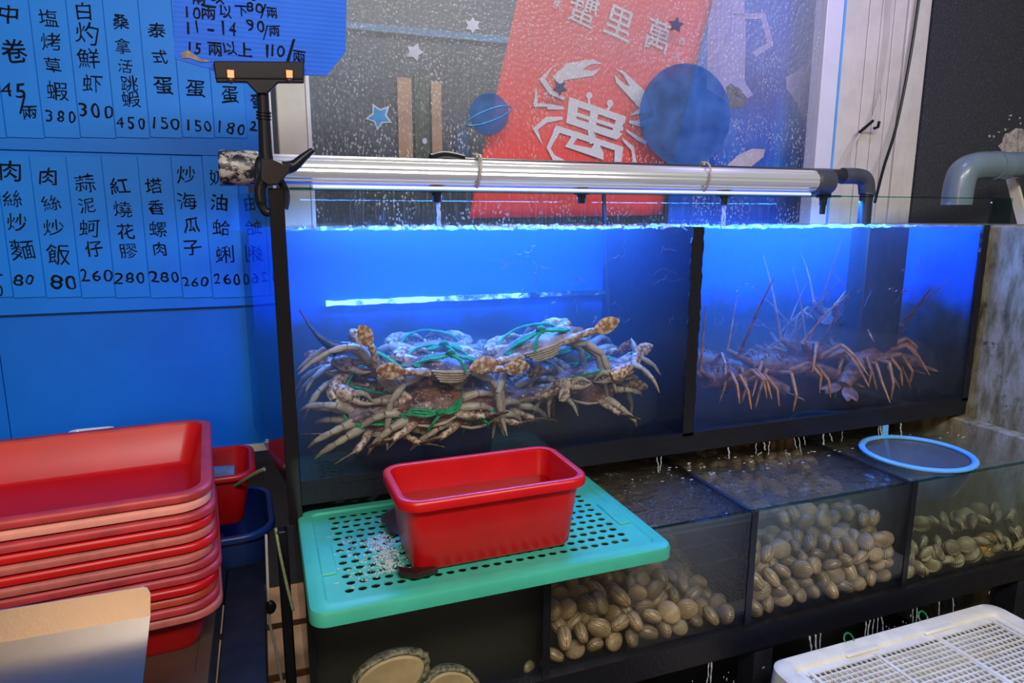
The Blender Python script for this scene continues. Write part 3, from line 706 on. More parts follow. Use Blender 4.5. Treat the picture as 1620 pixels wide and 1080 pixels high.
for nm, px in (('zip_tie', 755), ('zip_tie', 1112)):
    x = P(px, 275, 'y', YT).x; mb = MB(); pts = []
    for i in range(25):
        a = 2*math.pi*i/24; pts.append((x+.006*math.sin(a+.6), YT+(RTb+.004)*math.cos(a)*1.08, ZT+.003+(RTb+.004)*math.sin(a)*1.12))
    mb.tube(pts, .0022, 6, flat=((1, 0, 0), 1.4)); mb.box((x-.004, YT-.006, ZT+RTb+.004), (x+.004, YT+.004, ZT+RTb+.013))
    mb.tube([(x-.002, YT-.004, ZT+RTb+.010), (x-.010, YT-.006, ZT+RTb+.012)], .0015, 5)
    tag(mb.build(nm, 'zip_tie'), 'grey cable tie around silver tube ' + ('below the flag lower corner' if px < 900 else 'below the blue planet sticker'), 'cable tie')
# black water pipe behind the tube, elbow, down pipe, nozzles
YP = .155; zp_ = ZT+.020
pa, pb = P(690, 256, 'y', YP).x, P(1372, 268, 'y', YP).x
pipe = empty('spray_pipe', ((pa+pb)/2, YP, zp_)); tag(pipe, 'black spray pipe behind the silver tube with nozzles over water', 'pipe')
MB().tube([(pa, YP, zp_), (pb-.04, YP, zp_)], .018, 14).build('pipe', 'dark_pvc', pipe)
MB().tube(smoothpath([(pa-.012, YP, zp_+.004), (pa+.02, YP, zp_+.012), (pa+.06, YP, zp_+.006)]), [.015, .020, .019]+[.0185]*10, 12).build('end_cap', 'black_plastic', pipe)
MB().tube(smoothpath([(pb-.09, YP, zp_), (pb-.03, YP, zp_), (pb-.004, YP, zp_-.010), (pb+.006, YP, zp_-.04), (pb+.006, YP, zp_-.05)], 5), .022, 14).build('elbow', 'collar_pvc', pipe)
MB().tube([(pb+.006, YP, zp_-.048), (pb+.006, YP, .501)], .018, 14).build('down_pipe', 'dark_pvc', pipe)
streams = MB()
for px in (691, 920, 1146, 1303):
    x = P(px, 310, 'y', .10).x; mb = MB(); zt = ZT-RTb-.001
    mb.box((x-.014, .088, zt-.012), (x+.014, .112, zt)); mb.tube([(x, .10, zt-.012), (x, .10, zt-.032)], [.011, .0095], 10)
    if px == 1303: mb.tube([(x, .10, zt-.030), (x, .10, zt-.055)], [.008, .007], 10)
    nz = mb.build('nozzle', 'black_plastic', pipe)
    if px in (691, 1146):
        for k in range(4):
            dx, dy = R.uniform(-.009, .009), R.uniform(-.006, .006)
            pts = [(x+dx*(.6+.4*j/8)+.0015*math.sin(j*1.7+k), .10+dy, zt-.032-(zt-.032-WZ+.004)*j/8) for j in range(9)]
            streams.tube(pts, [.0017+.0007*math.sin(j*2+k) for j in range(9)], 6)
mb = streams
for k in range(150):                                   # bubbles and froth where the jets hit
    x = R.choice([R.gauss(.52, .05), R.gauss(.86, .05), R.gauss(.30, .10), R.uniform(.05, 1.2)]); y = R.uniform(.012, .16); r = R.uniform(.0012, .0045)
    mb.blob((x, y, WZ+r*.5), r, 7, 5)
tag(mb.build('bubbles', 'splash', angle=180), 'water jets and froth on the crab tank surface', 'water', kind='stuff')
# cables at the right of the window
o = MB().tube(smoothpath([P(1458, -30, 'y', .47), P(1440, 90, 'y', .47), P(1418, 200, 'y', .46), P(1398, 265, 'y', .44), P(1384, 320, 'y', .40)]), .0048, 10).build('cable', 'black_plastic'); tag(o, 'thick black cable hanging over the white wall cladding', 'cable')
o = empty('power_lead', P(1390, 130, 'y', .47)); tag(o, 'thin pale lead with black joints hanging over white cladding', 'cable')
MB().tube(smoothpath([P(1411, -30, 'y', .47), P(1406, 60, 'y', .47), P(1394, 140, 'y', .47), P(1379, 190, 'y', .47)]), .0026, 6).tube(smoothpath([P(1394, 140, 'y', .465), P(1394, 170, 'y', .465), P(1391, 192, 'y', .465)]), .002, 6).tube(smoothpath([P(1362, 208, 'y', .47), P(1350, 232, 'y', .45), P(1345, 262, 'y', .40), P(1342, 275, 'y', .3)]), .0028, 6).tube(smoothpath([P(1362, 208, 'y', .468), P(1374, 203, 'y', .468), P(1386, 202, 'y', .468)]), .0013, 6).build('lead', 'cable_white', o)
MB().tube([P(1381, 191, 'y', .465), P(1360, 209, 'y', .465)], .005, 8).build('joint', 'black_plastic', o)
MB().tube([P(1391, 192, 'y', .463), P(1389, 201, 'y', .463), P(1383, 203, 'y', .463)], .0048, 8).build('joint', 'black_plastic', o)
# grey elbow pipe over the cement wall
mb = MB(); Yg = .12
pts = smoothpath([P(1513, 324, 'y', Yg), P(1517, 295, 'y', Yg), P(1526, 271, 'y', Yg), P(1550, 262, 'y', Yg), P(1590, 262, 'y', Yg+.01), P(1622, 262, 'y', Yg+.05), P(1640, 268, 'y', .30)], 7)
gp = mb.tube(pts, .040, 20).build('elbow_pipe', 'grey_pvc'); tag(gp, 'thick grey plastic pipe bending down over the tank end', 'pipe')
q = P(1572, 262, 'y', Yg); MB().tube([q+Vector((-.004, 0, 0)), q+Vector((.05, .006, 0))], .0425, 20).build('socket', 'grey_pvc', gp)
# ================================================================== SIGN CLIP AND PRICE SIGN
YC = -.006
clip = empty('sign_clip', P(438, 320, 'y', YC)); tag(clip, 'black plastic clamp holding the blue price sign on tank corner', 'clip')
def cp(x, y, dy=0): return P(x, y, 'y', YC+dy)
MB().prism([cp(*p, -.016) for p in ((337,96),(481,97),(481,131),(440,131),(423,148),(407,148),(390,130),(342,130))], (0, .010, 0)).build('jaw', 'black_plastic', clip, smooth=False, bevel=.002)
MB().prism([cp(*p, -.004) for p in ((337,100),(481,101),(481,131),(342,130))], (0, .008, 0)).prism([cp(*p, -.0185) for p in ((340,121),(481,122),(481,125),(340,124))], (0, .004, 0)).build('jaw_plate', 'black_plastic', clip, smooth=False, bevel=.001)
MB().tube([cp(415, 144), cp(417, 178), cp(418, 196), cp(420, 240), cp(423, 262)], [.0105, .0100, .0105, .0115, .0125], 16).build('stem', 'black_plastic', clip)
mb = MB()
for yy in (178, 183, 188): mb.tube([cp(417, yy-1.2), cp(417, yy+1.2)], .0128, 16)
mb.build('collar', 'black_plastic', clip)
for px in (366, 457):
    s_ = MB().box(cp(px, 124)+Vector((-.006, -.025, -.004)), cp(px, 124)+Vector((.006, -.014, .010))).build('screw', 'copper', clip, bevel=.001)
    s_['label'] = 'copper screw'
    MB().blob(cp(px, 130)+Vector((0, -.02, 0)), .006, 10, 8).build('nut', 'tarnish', s_)
mb = MB(); mb.prism([cp(*p, -.014) for p in ((412,250),(432,252),(448,259),(462,258),(458,272),(440,292),(424,293),(412,285))], (0, .028, 0)); mb.build('pivot_block', 'black_plastic', clip, smooth=False, bevel=.002)
mb = MB(); mb.tube(smoothpath([cp(448, 266), cp(465, 262), cp(480, 249), cp(495, 237)]), [.0125]+[.0125-.00045*k for k in range(18)], 12, flat=((0, 1, 0), 1.0)); mb.build('handle', 'black_plastic', clip)
mb = MB(); mb.tube(smoothpath([cp(424, 262), cp(417, 282), cp(411, 300), cp(413, 320), cp(419, 334), cp(426, 336)]), [.011]*8+[.010]*8+[.008]*10, 12); mb.tube(smoothpath([cp(443, 284, .014), cp(451, 300, .016), cp(453, 315, .016), cp(450, 330, .014)]), .007, 10); mb.build('clamp_jaw', 'black_plastic', clip)
mb = MB(); mb.tube(smoothpath([cp(418, 243, .012), cp(408, 252, .016), cp(405, 272, .016), cp(408, 292, .014)]), .0035, 8); mb.build('spring', 'black_plastic', clip)
sg = MB().prism([cp(*p) for p in ((272,-60),(549,-60),(547,82),(517,119),(352,119),(330,108),(300,100),(276,92))], (0, .0035, 0)).build('price_sign', 'ribbed_card', smooth=False)
tag(sg, 'blue corrugated price sign held up by the black clamp', 'sign')
MB().prism([cp(*p, -.0015) for p in ((286,84),(298,79),(306,86),(318,93),(336,97),(318,98),(300,92),(288,92))], (0, .002, 0)).build('torn_corner', 'torn_card', sg, smooth=False)['label'] = 'torn brownish corner'
mb = MB()
def sw(ch, px, py, s): write(mb, ch, cp(px, py, -.0012), s*.00108, R.uniform(-4, 4)-2, wob=.045)
def sn(tx, px, py, s, st=.62): write_num(mb, tx, cp(px, py, -.0012), s*.00128, -2, st)
sn('10', 303, 19, 20); sw('兩', 330, 20, 24); sw('以', 357, 18, 21); sw('下', 382, 17, 20); sn('80', 403, 11, 19); sn('/', 417, 17, 28); sw('兩', 430, 20, 18)
sn('1', 297, 43, 20); sn('1', 312, 42, 21); sn('-', 334, 43, 26); sn('14', 360, 44, 24, .5); sn('90', 404, 40, 22); sn('/', 420, 50, 28); sw('兩', 434, 49, 19)
sn('1', 300, 74, 20); sn('5', 313, 76, 20); sw('兩', 340, 77, 24); sw('以', 364, 77, 22); sw('上', 388, 79, 24); sn('1', 423, 80, 24); sn('10', 438, 80, 22, .5); sn('/', 460, 78, 44); sw('兩', 473, 90, 22)
sw('兩', 315, -3, 22); sw('以', 345, -4, 20); sn('70', 395, -8, 18)
mb.build('lettering', 'ink', sg, smooth=False)
# ================================================================== LOWER TANK
YL, WL, ZB = -.265, -.086, -.345
low = empty('shellfish_tank', (.93, -.03, -.40)); tag(low, 'low black framed tank of clams in front of the crab tank', 'fish tank')
XL1 = 1.838
MB().box((.002, YL, ZB), (XL1, YL+.006, WL+.006)).build('front_pane', 'pane', low, smooth=False)
MB().box((.0, YL-.012, -.402), (XL1, .30, ZB)).build('base_board', 'black_silicone', low, smooth=False)
MB().box((-.010, YL-.004, -.40), (.002, .30, WL-.001)).build('side_panel', 'black_gloss', low, smooth=False)
MB().box((.002, .20, ZB), (XL1, .206, WL+.006)).build('back_panel', 'dark_inside', low, smooth=False)
DIVS = [.424, .899, 1.356]
for x in DIVS:
    mb = MB(); ragged(mb, x-.008, x+.008, ZB, WL+.004, YL-.002, YL+.004, 20, .0008); mb.box((x-.005, YL+.006, ZB), (x+.005, .2, WL+.003)); mb.build('divider', 'black_silicone', low, smooth=False)
MB().box((.002, YL-.0015, WL+.004), (XL1, YL+.0075, WL+.0065)).build('rim_edge', 'pane_edge', low, smooth=False)
ED = [.003]+DIVS+[XL1]
for k, lab in enumerate(('dark murky water around the abalone', 'murky brown water over the clam heap beside the abalone cell', 'murky brown water over the tall clam heap', 'murky water under the blue sieve')):
    water_body('water', 'silty_water' if k == 1 else 'murky_water', ED[k]+(.006 if k else .001), ED[k+1]-.006, YL+.0065, .199, ZB+.001, WL, .0045, 40, 40, lab)
# stand and floor things under and beside
st = empty('tank_stand', (.93, 0, -.75))
for x in (.03, .95, 1.80):
    for y in (-.24, .22): box_obj('leg', 'dark_metal', (x-.025, y-.025, -.75), (x+.025, y+.025, -.402), st)
tag(st, 'dark metal stand under the clam tank', 'stand')
# falling water under the two tanks
def drip(mb, p, L, r, lean=0):
    n = 9; ph = R.uniform(0, 9)
    mb.tube([Vector(p)+Vector((lean*j/n+  .0012*math.sin(j*1.1+ph), -.004*j/n, -L*j/n)) for j in range(n+1)], [r*(.5+.9*abs(math.sin(j*1.3+ph))) for j in range(n+1)], 6)
mb = MB()
for px in (1040, 1047, 1152, 1195, 1208, 1216, 1255, 1262, 1270, 1300, 1310, 1330, 1386, 1389, 1420):
    p = P(px, 712, 'y', -.004); p.z = -.042; drip(mb, p, R.uniform(.02, .046), R.uniform(.0007, .0018), R.uniform(-.006, .010))
for k in range(70):
    x = R.uniform(.70, 1.80); mb.blob((x, R.uniform(-.07, .03), WL+.003), (R.uniform(.001, .007), R.uniform(.001, .003), .0012), 6, 4)
tag(mb.build('falling_water', 'splash', angle=180), 'water dripping from the crab tank base into the clam tank', 'water', kind='stuff')
mb = MB()
for px in (1125, 1128, 1282, 1290, 1298, 1368, 1374, 1380, 1386, 1392, 1440, 1446, 1480, 1500):
    p = P(px, 1000, 'y', YL-.013); p.z = -.402; drip(mb, p, R.uniform(.05, .12), R.uniform(.0008, .002), R.uniform(-.01, .02))
for k in range(90):
    p = P(R.choice([R.uniform(1020, 1600), R.gauss(1400, 20)]), 1000, 'y', YL-.012); p.z = R.uniform(-.56, -.41); p.y -= R.uniform(0, .03); mb.blob(p, (R.uniform(.0006, .0016), .001, R.uniform(.001, .005)), 6, 4)
tag(mb.build('falling_water', 'splash', angle=180), 'water falling from the clam tank base behind the white lid', 'water', kind='stuff')
# ------------------------------------------------------------------ clams
def clam_mesh(name, mat, opened=0.0, k=1.0):
    mb = MB(); nu, nv = 18, 7
    for s in (1, -1):
        rings = []
        for j in range(nv+1):
            t = j/nv; rg = []
            for i in range(nu):
                a = 2*math.pi*i/nu; y = math.sin(a); x = math.cos(a)
                rx = .0185*(1-.16*max(0, y)**2); ry = .0155
                q = Vector((x*rx*math.cos(t*1.5), y*ry*math.cos(t*1.5)+.004*t*t, s*(.0095*math.sin(t*1.5)**.85+.0003)))
                rg.append(q*k)
            rings.append(rg)
        M = Matrix.Rotation(s*opened/2, 4, 'X'); piv = Vector((0, .015*k, 0))
        rings = [[piv+M@(p-piv) for p in r] for r in rings]
        mb.loft(rings, False, True)
    if opened: mb.blob((0, 0, 0), (.012*k, .009*k, .004*k), 10, 6)
    o = mb.build(name, mat, loc=(0, 0, 0)); return o
def heap(proto, spots, lab, group, name):
    for i, (p, e) in enumerate(spots):
        o = proto if i == 0 else proto.copy()
        if i: COL.objects.link(o)
        o.location = p; o.rotation_euler = e; s = R.uniform(.86, 1.12); o.scale = (s, s, s)
        tag(o, lab, 'clam', group)
def spots(x0, x1, height, depth_rows, dx=.044, dz=.033, rows_back=2, r0=0):
    out = []
    for r in range(r0, r0+depth_rows):
        y = YL+.028+r*.038
        nx = int((x1-x0)/dx)
        for i in range(nx+1):
            x = x0+.024+(x1-x0-.048)*i/nx; h = height(x, r); nz = max(0, int(h/dz))
            for k in range(nz+1):
                if r and k < nz+1-rows_back: continue
                z = ZB+.020+k*dz
                out.append((Vector((x+R.uniform(-.006, .006)+(dx/2 if k % 2 else 0)*(.8 if i < nx else -.4), y+R.uniform(-.005, .006), z+R.uniform(-.004, .004))), Euler((R.uniform(.6, 2.5), R.uniform(-.7, .7), R.uniform(-3.1, 3.1)))))
    return out
c0 = clam_mesh('clam', 'clam_beige', 0, 1.36)
hC = lambda x, r: .105+.016*math.sin(x*11)+r*.013
hB = lambda x, r: max(.0, .060+r*.013-max(0, (x-.70))*(.42))
heap(c0, spots(.910, 1.345, hC, 4, rows_back=2), 'beige clam in the tall heap below the dripping water', 'clams in the tall heap', 'clam')
c1 = clam_mesh('clam', 'clam_beige', 0, 1.36)
heap(c1, spots(.435, .888, hB, 4, rows_back=2), 'brownish clam in the low heap between abalone cell and tall heap', 'clams in the low heap', 'clam')
c2 = clam_mesh('clam', 'clam_olive', .5, 1.3)
heap(c2, spots(1.366, 1.825, lambda x, r: .035+.03*max(0, math.sin((x-1.40)*5))+r*.012, 3, dx=.050, rows_back=1), 'olive gaping clam in the heap under the blue sieve', 'gaping clams under the blue sieve', 'clam')
mb = MB()
for p, e in spots(.910, 1.345, hC, 7, r0=4, rows_back=1)+spots(.435, .888, hB, 6, r0=4, rows_back=1):
    Mq = Matrix.Translation(p)@e.to_matrix().to_4x4()
    mb.add([Mq@v.co for v in c0.data.vertices], [tuple(f.vertices) for f in c0.data.polygons])
tag(mb.build('clam_bed', 'clam_beige', fix=False), 'murky clams piled deeper behind the two clam heaps', 'clams', kind='stuff')
sh = MB(); cen = P(1558, 862, 'y', YL+.045)
for k in range(26):
    a = k*.62; r = .004+.0011*k
    sh.blob(cen+Vector((math.cos(a)*r*.9-.008, -.010+.012*(26-k)/26, math.sin(a)*r*.8)), .004+.0006*k, 9, 7)
tag(sh.build('sea_snail', 'gold_shell'), 'golden brown sea snail on top of the gaping clams', 'snail')
# abalone stuck to the glass
def abalone(cx, cz, rx, rz, tilt, lab):
    e = empty('abalone', (cx, YL+.03, cz)); tag(e, lab, 'abalone')
    def ring(k, y, wob=0, n=40):
        out = []
        for i in range(n):
            a = 2*math.pi*i/n; q = 1+wob*math.sin(i*2.6)+wob*.6*math.sin(i*1.1); x, z = rx*k*q*math.cos(a), rz*k*q*math.sin(a)*(1-.12*math.cos(a))
            out.append(Vector((cx+x*math.cos(tilt)-z*math.sin(tilt), y, cz+x*math.sin(tilt)+z*math.cos(tilt))))
        return out
    MB().loft([ring(.05, YL+.0105), ring(.6, YL+.0095), ring(.9, YL+.0090), ring(.97, YL+.012), ring(.98, YL+.022)]).build('foot', 'abalone_flesh', e)
    MB().loft([ring(.97, YL+.014), ring(1.06, YL+.0105, .02), ring(1.15, YL+.013, .03), ring(1.17, YL+.020, .03), ring(1.05, YL+.035), ring(.6, YL+.05), ring(.1, YL+.055)]).build('shell', 'abalone_mantle', e)
q = P(618, 1078, 'y', YL+.01); abalone(q.x, q.z, .066, .045, .35, 'big pale abalone foot pressed on glass under the teal tray')
q = P(712, 1098, 'y', YL+.01); abalone(q.x, q.z, .052, .045, -.2, 'smaller abalone with beaded dark rim beside the pale one')
q = P(838, 1056, 'y', YL+.03); o = clam_mesh('clam', 'clam_olive', .3, .9); o.location = q; o.rotation_euler = (1.2, .3, .5); tag(o, 'single dim clam lying near the divider in the abalone cell', 'clam')
# ================================================================== TEAL TRAY, BASIN, SLAB, FOAM
TX0, TX1, TY0, TY1, TZ = -.008, .640, -.362, .030, -.065
tw, td = TX1-TX0, TY1-TY0; tcx, tcy = (TX0+TX1)/2, (TY0+TY1)/2
mb = MB()
hx0, hx1, hy0, hy1 = TX0+.058, TX1-.062, TY0+.045, TY1-.040; nx_, ny_ = 25, 13
gz = TZ-.0035
for i in range(nx_):
    for j in range(ny_):
        x0, x1 = hx0+(hx1-hx0)*i/nx_, hx0+(hx1-hx0)*(i+1)/nx_; y0, y1 = hy0+(hy1-hy0)*j/ny_, hy0+(hy1-hy0)*(j+1)/ny_
        cx, cy_ = (x0+x1)/2+(.0025 if j % 2 else -.0025), (y0+y1)/2; r = .0070
        o8 = [(x1, cy_), (x1, y1), ((x0+x1)/2, y1), (x0, y1), (x0, cy_), (x0, y0), ((x0+x1)/2, y0), (x1, y0)]
        ang = [0, .785, 1.571, 2.356, 3.1416, 3.927, 4.712, 5.498]
        i8 = [(cx+r*1.12*math.cos(a), cy_+r*math.sin(a)) for a in ang]
        vs = [(x, y, gz) for x, y in o8]+[(x, y, gz) for x, y in i8]+[(x, y, gz-.0018) for x, y in i8]
        mb.add(vs, [(k, (k+1) % 8, 8+(k+1) % 8, 8+k) for k in range(8)]+[(8+k, 8+(k+1) % 8, 16+(k+1) % 8, 16+k) for k in range(8)])
n5 = 6
def rr(dx, z, r): return rrect(tw-2*dx, td-2*dx, r, z, n5, tcx, tcy)
# flat margin between the holes and the raised border (rectangle to rounded rectangle)
inner = []
for p in rr(.030, gz, .012): inner.append(Vector((min(max(p.x, hx0), hx1), min(max(p.y, hy0), hy1), gz)))
mb.loft([inner, rr(.030, gz, .012), rr(.026, TZ, .014), rr(.008, TZ, .026), rr(.002, TZ-.003, .028), rr(0, TZ-.008, .028), rr(0, TZ-.026, .028), rr(.004, TZ-.027, .026), rr(.005, TZ-.010, .026), rr(.03, gz-.004, .012)], False, False)
tray = mb.build('draining_tray', 'teal', fix=False, angle=30); tag(tray, 'teal perforated plastic tray jutting out under the red basin', 'tray')
mb = MB()
for cx, cy_, wx, wy in ((TX0+.040, tcy-.03, .026, .10), (TX1-.040, tcy-.03, .026, .10)):
    MB().box((cx-wx/2, cy_-wy/2, gz-.001), (cx+wx/2, cy_+wy/2, TZ+.0004)).build('grip_lug', 'teal', tray, smooth=True, bevel=.003)
def basin(name, mat, rim_mat, cx, cy_, z0, wt, dt, wb, db, h, r, rim, rot=0, lab='', cat='basin', group=None, part_rim=True, lip=.010):
    M = Matrix.Translation((cx, cy_, 0))@Matrix.Rotation(rad(rot), 4, 'Z')
    def q(w_, d_, z, rr_): return [M@p for p in rrect(w_, d_, rr_, z, 6)]
    t = .003; zt = z0+h
    mb = MB()
    mb.loft([q(wb-.03, db-.03, z0+.002, r*.7), q(wb-.012, db-.012, z0, r*.8), q(wb, db, z0+.008, r), q(wt, dt, zt-.001, r*1.25), q(wt-2*t, dt-2*t, zt-.001, r*1.25-t), q(wb-2*t, db-2*t, z0+.010, r-t), q(wb-.02, db-.02, z0+.004, r*.7)])
    o = mb.build(name, mat, angle=50); tag(o, lab, cat, group)
    mb = MB()
    R0 = r*1.25
    mb.loft([q(wt-2*t, dt-2*t, zt-.002, R0-t), q(wt-.0035, dt-.0035, zt+.003, R0), q(wt+rim, dt+rim, zt+.0045, R0+rim/2), q(wt+2*rim-.004, dt+2*rim-.004, zt+.003, R0+rim-.002), q(wt+2*rim, dt+2*rim, zt-.002, R0+rim), q(wt+2*rim-.001, dt+2*rim-.001, zt-lip, R0+rim), q(wt+2*rim-.006, dt+2*rim-.006, zt-lip, R0+rim-.003), q(wt+2*rim-.008, dt+2*rim-.008, zt-.001, R0+rim-.004), q(wt, dt, zt-.004, R0)], False, False)
    mb.build('rim', rim_mat, o, angle=60)
    return o
# red basin on the tray: base and rim measured
bz = TZ+.0008
bs = basin('wash_basin', 'red_fresh', 'red_fresh', .312, -.229, bz, .322, .168, .296, .138, .134, .022, .012, .6, 'bright red plastic basin of water standing on the teal tray', lip=.013)
MB().add([p for p in rrect(.302, .149, .022, bz+.086, 5, .312, -.229)], [tuple(range(24))]).build('w', 'basin_water', smooth=False).name = 'basin_water'
tag(bpy.data.objects['basin_water'], 'clear water filling the red basin on the tray', 'water', kind='stuff')
mb = MB()
mb.prism([(.155, -.300, TZ+.0005), (.215, -.285, TZ+.0005), (.225, -.08, TZ+.0005), (.175, -.03, TZ+.0005), (.150, -.045, TZ+.0005), (.168, -.10, TZ+.0005), (.150, -.25, TZ+.0005)], (0, 0, .004))
# slab is wedged half under the basin: its visible ends only rise beside the wall of the basin
sl = MB(); sl.prism([(.146, -.075, TZ+.001), (.180, -.050, TZ+.001), (.190, -.10, TZ+.001), (.160, -.156, TZ+.001), (.150, -.150, TZ+.001)], (0, 0, .012))
sl.prism([(.140, -.300, TZ+.001), (.168, -.318, TZ+.001), (.205, -.310, TZ+.001), (.200, -.300, TZ+.001), (.160, -.292, TZ+.001), (.140, -.278, TZ+.001)], (0, 0, .010))
tag(sl.build('stone_slab', 'dark_slab', smooth=False, bevel=.002), 'dark reddish slab poking out from beneath the red basin', 'slab')
mb = MB()
for k in range(900):
    u = R.random(); x = .135+R.gauss(0, .013)-.02*abs(R.gauss(0, 1))*(k % 3 == 0); y = -.14-.14*u
    mb.blob((x, y, TZ-.001+R.uniform(0, .010)*max(0, 1-abs(x-.14)/.04)), R.uniform(.0005, .0021), 6, 4)
for k in range(60):
    mb.blob((R.uniform(.04, .15), R.uniform(-.30, -.05), TZ-.0035), (R.uniform(.001, .006), R.uniform(.001, .005), .0012), 7, 4)
tag(mb.build('foam', 'bubble', angle=180), 'white foam on the teal tray against the red basin', 'foam', kind='stuff')
# ================================================================== BLUE SIEVE FLOATING IN THE CLAM TANK
cxn, cyn, rn, zn = 1.527, -.128, .128, WL+.010
nt = empty('sieve_basket', (cxn, cyn, zn)); tag(nt, 'round sky blue sieve basket floating in the clam tank', 'sieve')
MB().tube([(cxn+rn*math.cos(a*.19635), cyn+rn*math.sin(a*.19635), zn) for a in range(33)], .0085, 10, cap=False, flat=((0, 0, 1), .7)).build('ring', 'sky_plastic', nt)
MB().lathe([(rn-.003, zn-.004), (rn-.006, zn-.03), (rn-.030, WL-.075), (rn-.040, WL-.083), (.01, WL-.085)], 36, (cxn, cyn, 0)).build('mesh_bowl', 'net_mesh', nt)
a, b = P(1455, 716, 'y', .0), P(1444, 677, 'y', .0)
MB().bar((cxn+.03, cyn+rn-.004, zn), (cxn+.045, cyn+rn+.012, zn+.055), .02, .005, (0, -1, .2)).bar((cxn+.03, cyn+rn-.006, zn), (cxn+.028, cyn+rn-.03, zn-.06), .012, .003, (0, -1, .2)).build('handle', 'sky_plastic', nt, smooth=True, bevel=.001)
# ================================================================== WHITE CRATE LID
KX0, KX1, KY0, KY1, KZ = .885, 1.545, -.80, -.345, -.375
kw, kd, kcx, kcy = KX1-KX0, KY1-KY0, (KX0+KX1)/2, (KY0+KY1)/2
def kr(dx, z, r): return rrect(kw-2*dx, kd-2*dx, r, z, 6, kcx, kcy)
lid = MB().loft([kr(.040, KZ-.014, .012), kr(.036, KZ-.002, .014), kr(.030, KZ, .02), kr(.006, KZ, .034), kr(0, KZ-.005, .036), kr(-.002, KZ-.045, .036), kr(.005, KZ-.046, .034), kr(.007, KZ-.012, .03), kr(.038, KZ-.016, .012)], False, False).build('plastic_grid', 'lid_white', fix=False, angle=35)
tag(lid, 'white plastic grid lid in front of the clam tank', 'grid lid')
gx0, gx1, gy0, gy1 = KX0+.055, KX1-.055, KY0+.055, KY1-.055
mb = MB(); zg = KZ-.008
nxb, nyb = 40, 25
for i in range(nxb+1):
    x = gx0+(gx1-gx0)*i/nxb; mb.box((x-.0014, gy0, zg-.003), (x+.0014, gy1, zg))
for j in range(nyb+1):
    y = gy0+(gy1-gy0)*j/nyb; mb.box((gx0, y-.0014, zg-.0035), (gx1, y+.0014, zg+.0004))
ring_o = kr(.037, zg, .012); ring_i = [Vector((min(max(p.x, gx0), gx1), min(max(p.y, gy0), gy1), zg)) for p in ring_o]
mb.loft([ring_i, ring_o], False, False)
mb.build('grid', 'lid_white', lid, smooth=False)
mb = MB()
for k in (.0, 1/3, 2/3, 1):
    x = gx0+(gx1-gx0)*(.02+.96*k); mb.box((x-.004, gy0-.005, zg-.003), (x+.004, gy1+.005, zg+.0025))
mb.box((gx0-.005, kcy-.004, zg-.003), (gx1+.005, kcy+.004, zg+.0025)); mb.box((gx0-.005, gy0+.08, zg-.003), (gx1+.005, gy0+.087, zg+.0025))
mb.build('rib', 'lid_white', lid, smooth=False)
mb = MB()
for px, py in ((1345, 1013), (1462, 978)):
    c = P(px, py, 'z', KZ); mb.box((c.x-.045, KY1-.044, KZ-.008), (c.x+.045, KY1-.028, KZ))
mb.build('lug', 'lid_white', lid, smooth=True, bevel=.004)
for px, py, lb in ((1345, 1010, 'beside the lid corner under the low clam heap'), (1462, 975, 'farther along the lid edge under the tall clam heap')):
    c = P(px, py, 'z', KZ+.003); pts = [c+Vector((.012*math.cos(a*.5)-.004, .012*math.sin(a*.5)*.6, .010*math.sin(a*.52))) for a in range(13)]
    tag(MB().tube(pts, .0022, 6, cap=False).build('wire_tie', 'green_tie'), 'green tie on the white lid '+lb, 'tie')
cr = MB().loft([[Vector((p.x, p.y, z)) for p in rrect(kw-.03, kd-.03, .03, 0, 6, kcx, kcy)] for z in (-.75, KZ-.02)], True, False).build('crate', 'lid_white', angle=40)
so = cr.modifiers.new('wall', 'SOLIDIFY'); so.thickness = .003
tag(cr, 'white crate standing on the floor under the grid lid', 'crate')
# ================================================================== STACK OF RED TRAYS
mats_s = [('red_plastic', 'red_pink'), ('red_plastic', 'pale_break'), ('red_pink', 'red_pink'), ('red_plastic', 'red_plastic'), ('red_pink', 'red_pale'), ('red_plastic', 'red_plastic'), ('red_plastic', 'red_pale'), ('red_plastic', 'red_pink'), ('red_plastic', 'red_pink'), ('red_plastic', 'red_plastic'), ('red_plastic', 'red_orange'), ('red_plastic', 'red_pink'), ('red_plastic', 'red_pale')]
ords = ['topmost open red tray of the stack before the menu wall', 'second tray of the red stack, with pale broken rim', 'third tray down the red stack, dull pink rim', 'fourth tray down the red stack, bright red rim', 'fifth tray down the red stack, faded rim', 'sixth tray down the red stack, bright red rim', 'seventh tray down the red stack, palest middle rim', 'eighth tray down the red stack, pinkish rim', 'ninth tray down the red stack, pinkish rim', 'tenth tray down the red stack, bright red rim', 'eleventh tray down the red stack, orange tinged rim', 'twelfth tray of the red stack, second from its bottom', 'lowest tray of the red stack with its body showing']
SXC, SYC, SZT, SROT, SP = -.478, .020, .080, 4.2, .0178
for k in range(12, -1, -1):
    zt = SZT-k*SP; bm_, rm_ = mats_s[k]
    W0 = .640+(k % 3)*.002; dxk = R.uniform(-.004, .004); dyk = R.uniform(-.004, .004)
    o = basin('stacking_tray', bm_, rm_, SXC+dxk, SYC+dyk, zt-.085, W0-.036, .455-.036, W0-.085, .455-.085, .085, .030, .017, SROT+R.uniform(-.5, .5), ords[k], 'tray', 'stacked red trays', lip=.0095)
# brown counter that carries them
o = MB().box((-1.1, -.75, -.262), (-.168, .32, SZT-12*SP-.0855), None).build('counter', 'brown_top', smooth=True, bevel=.003); tag(o, 'brown glossy counter top under the red tray stack', 'counter')
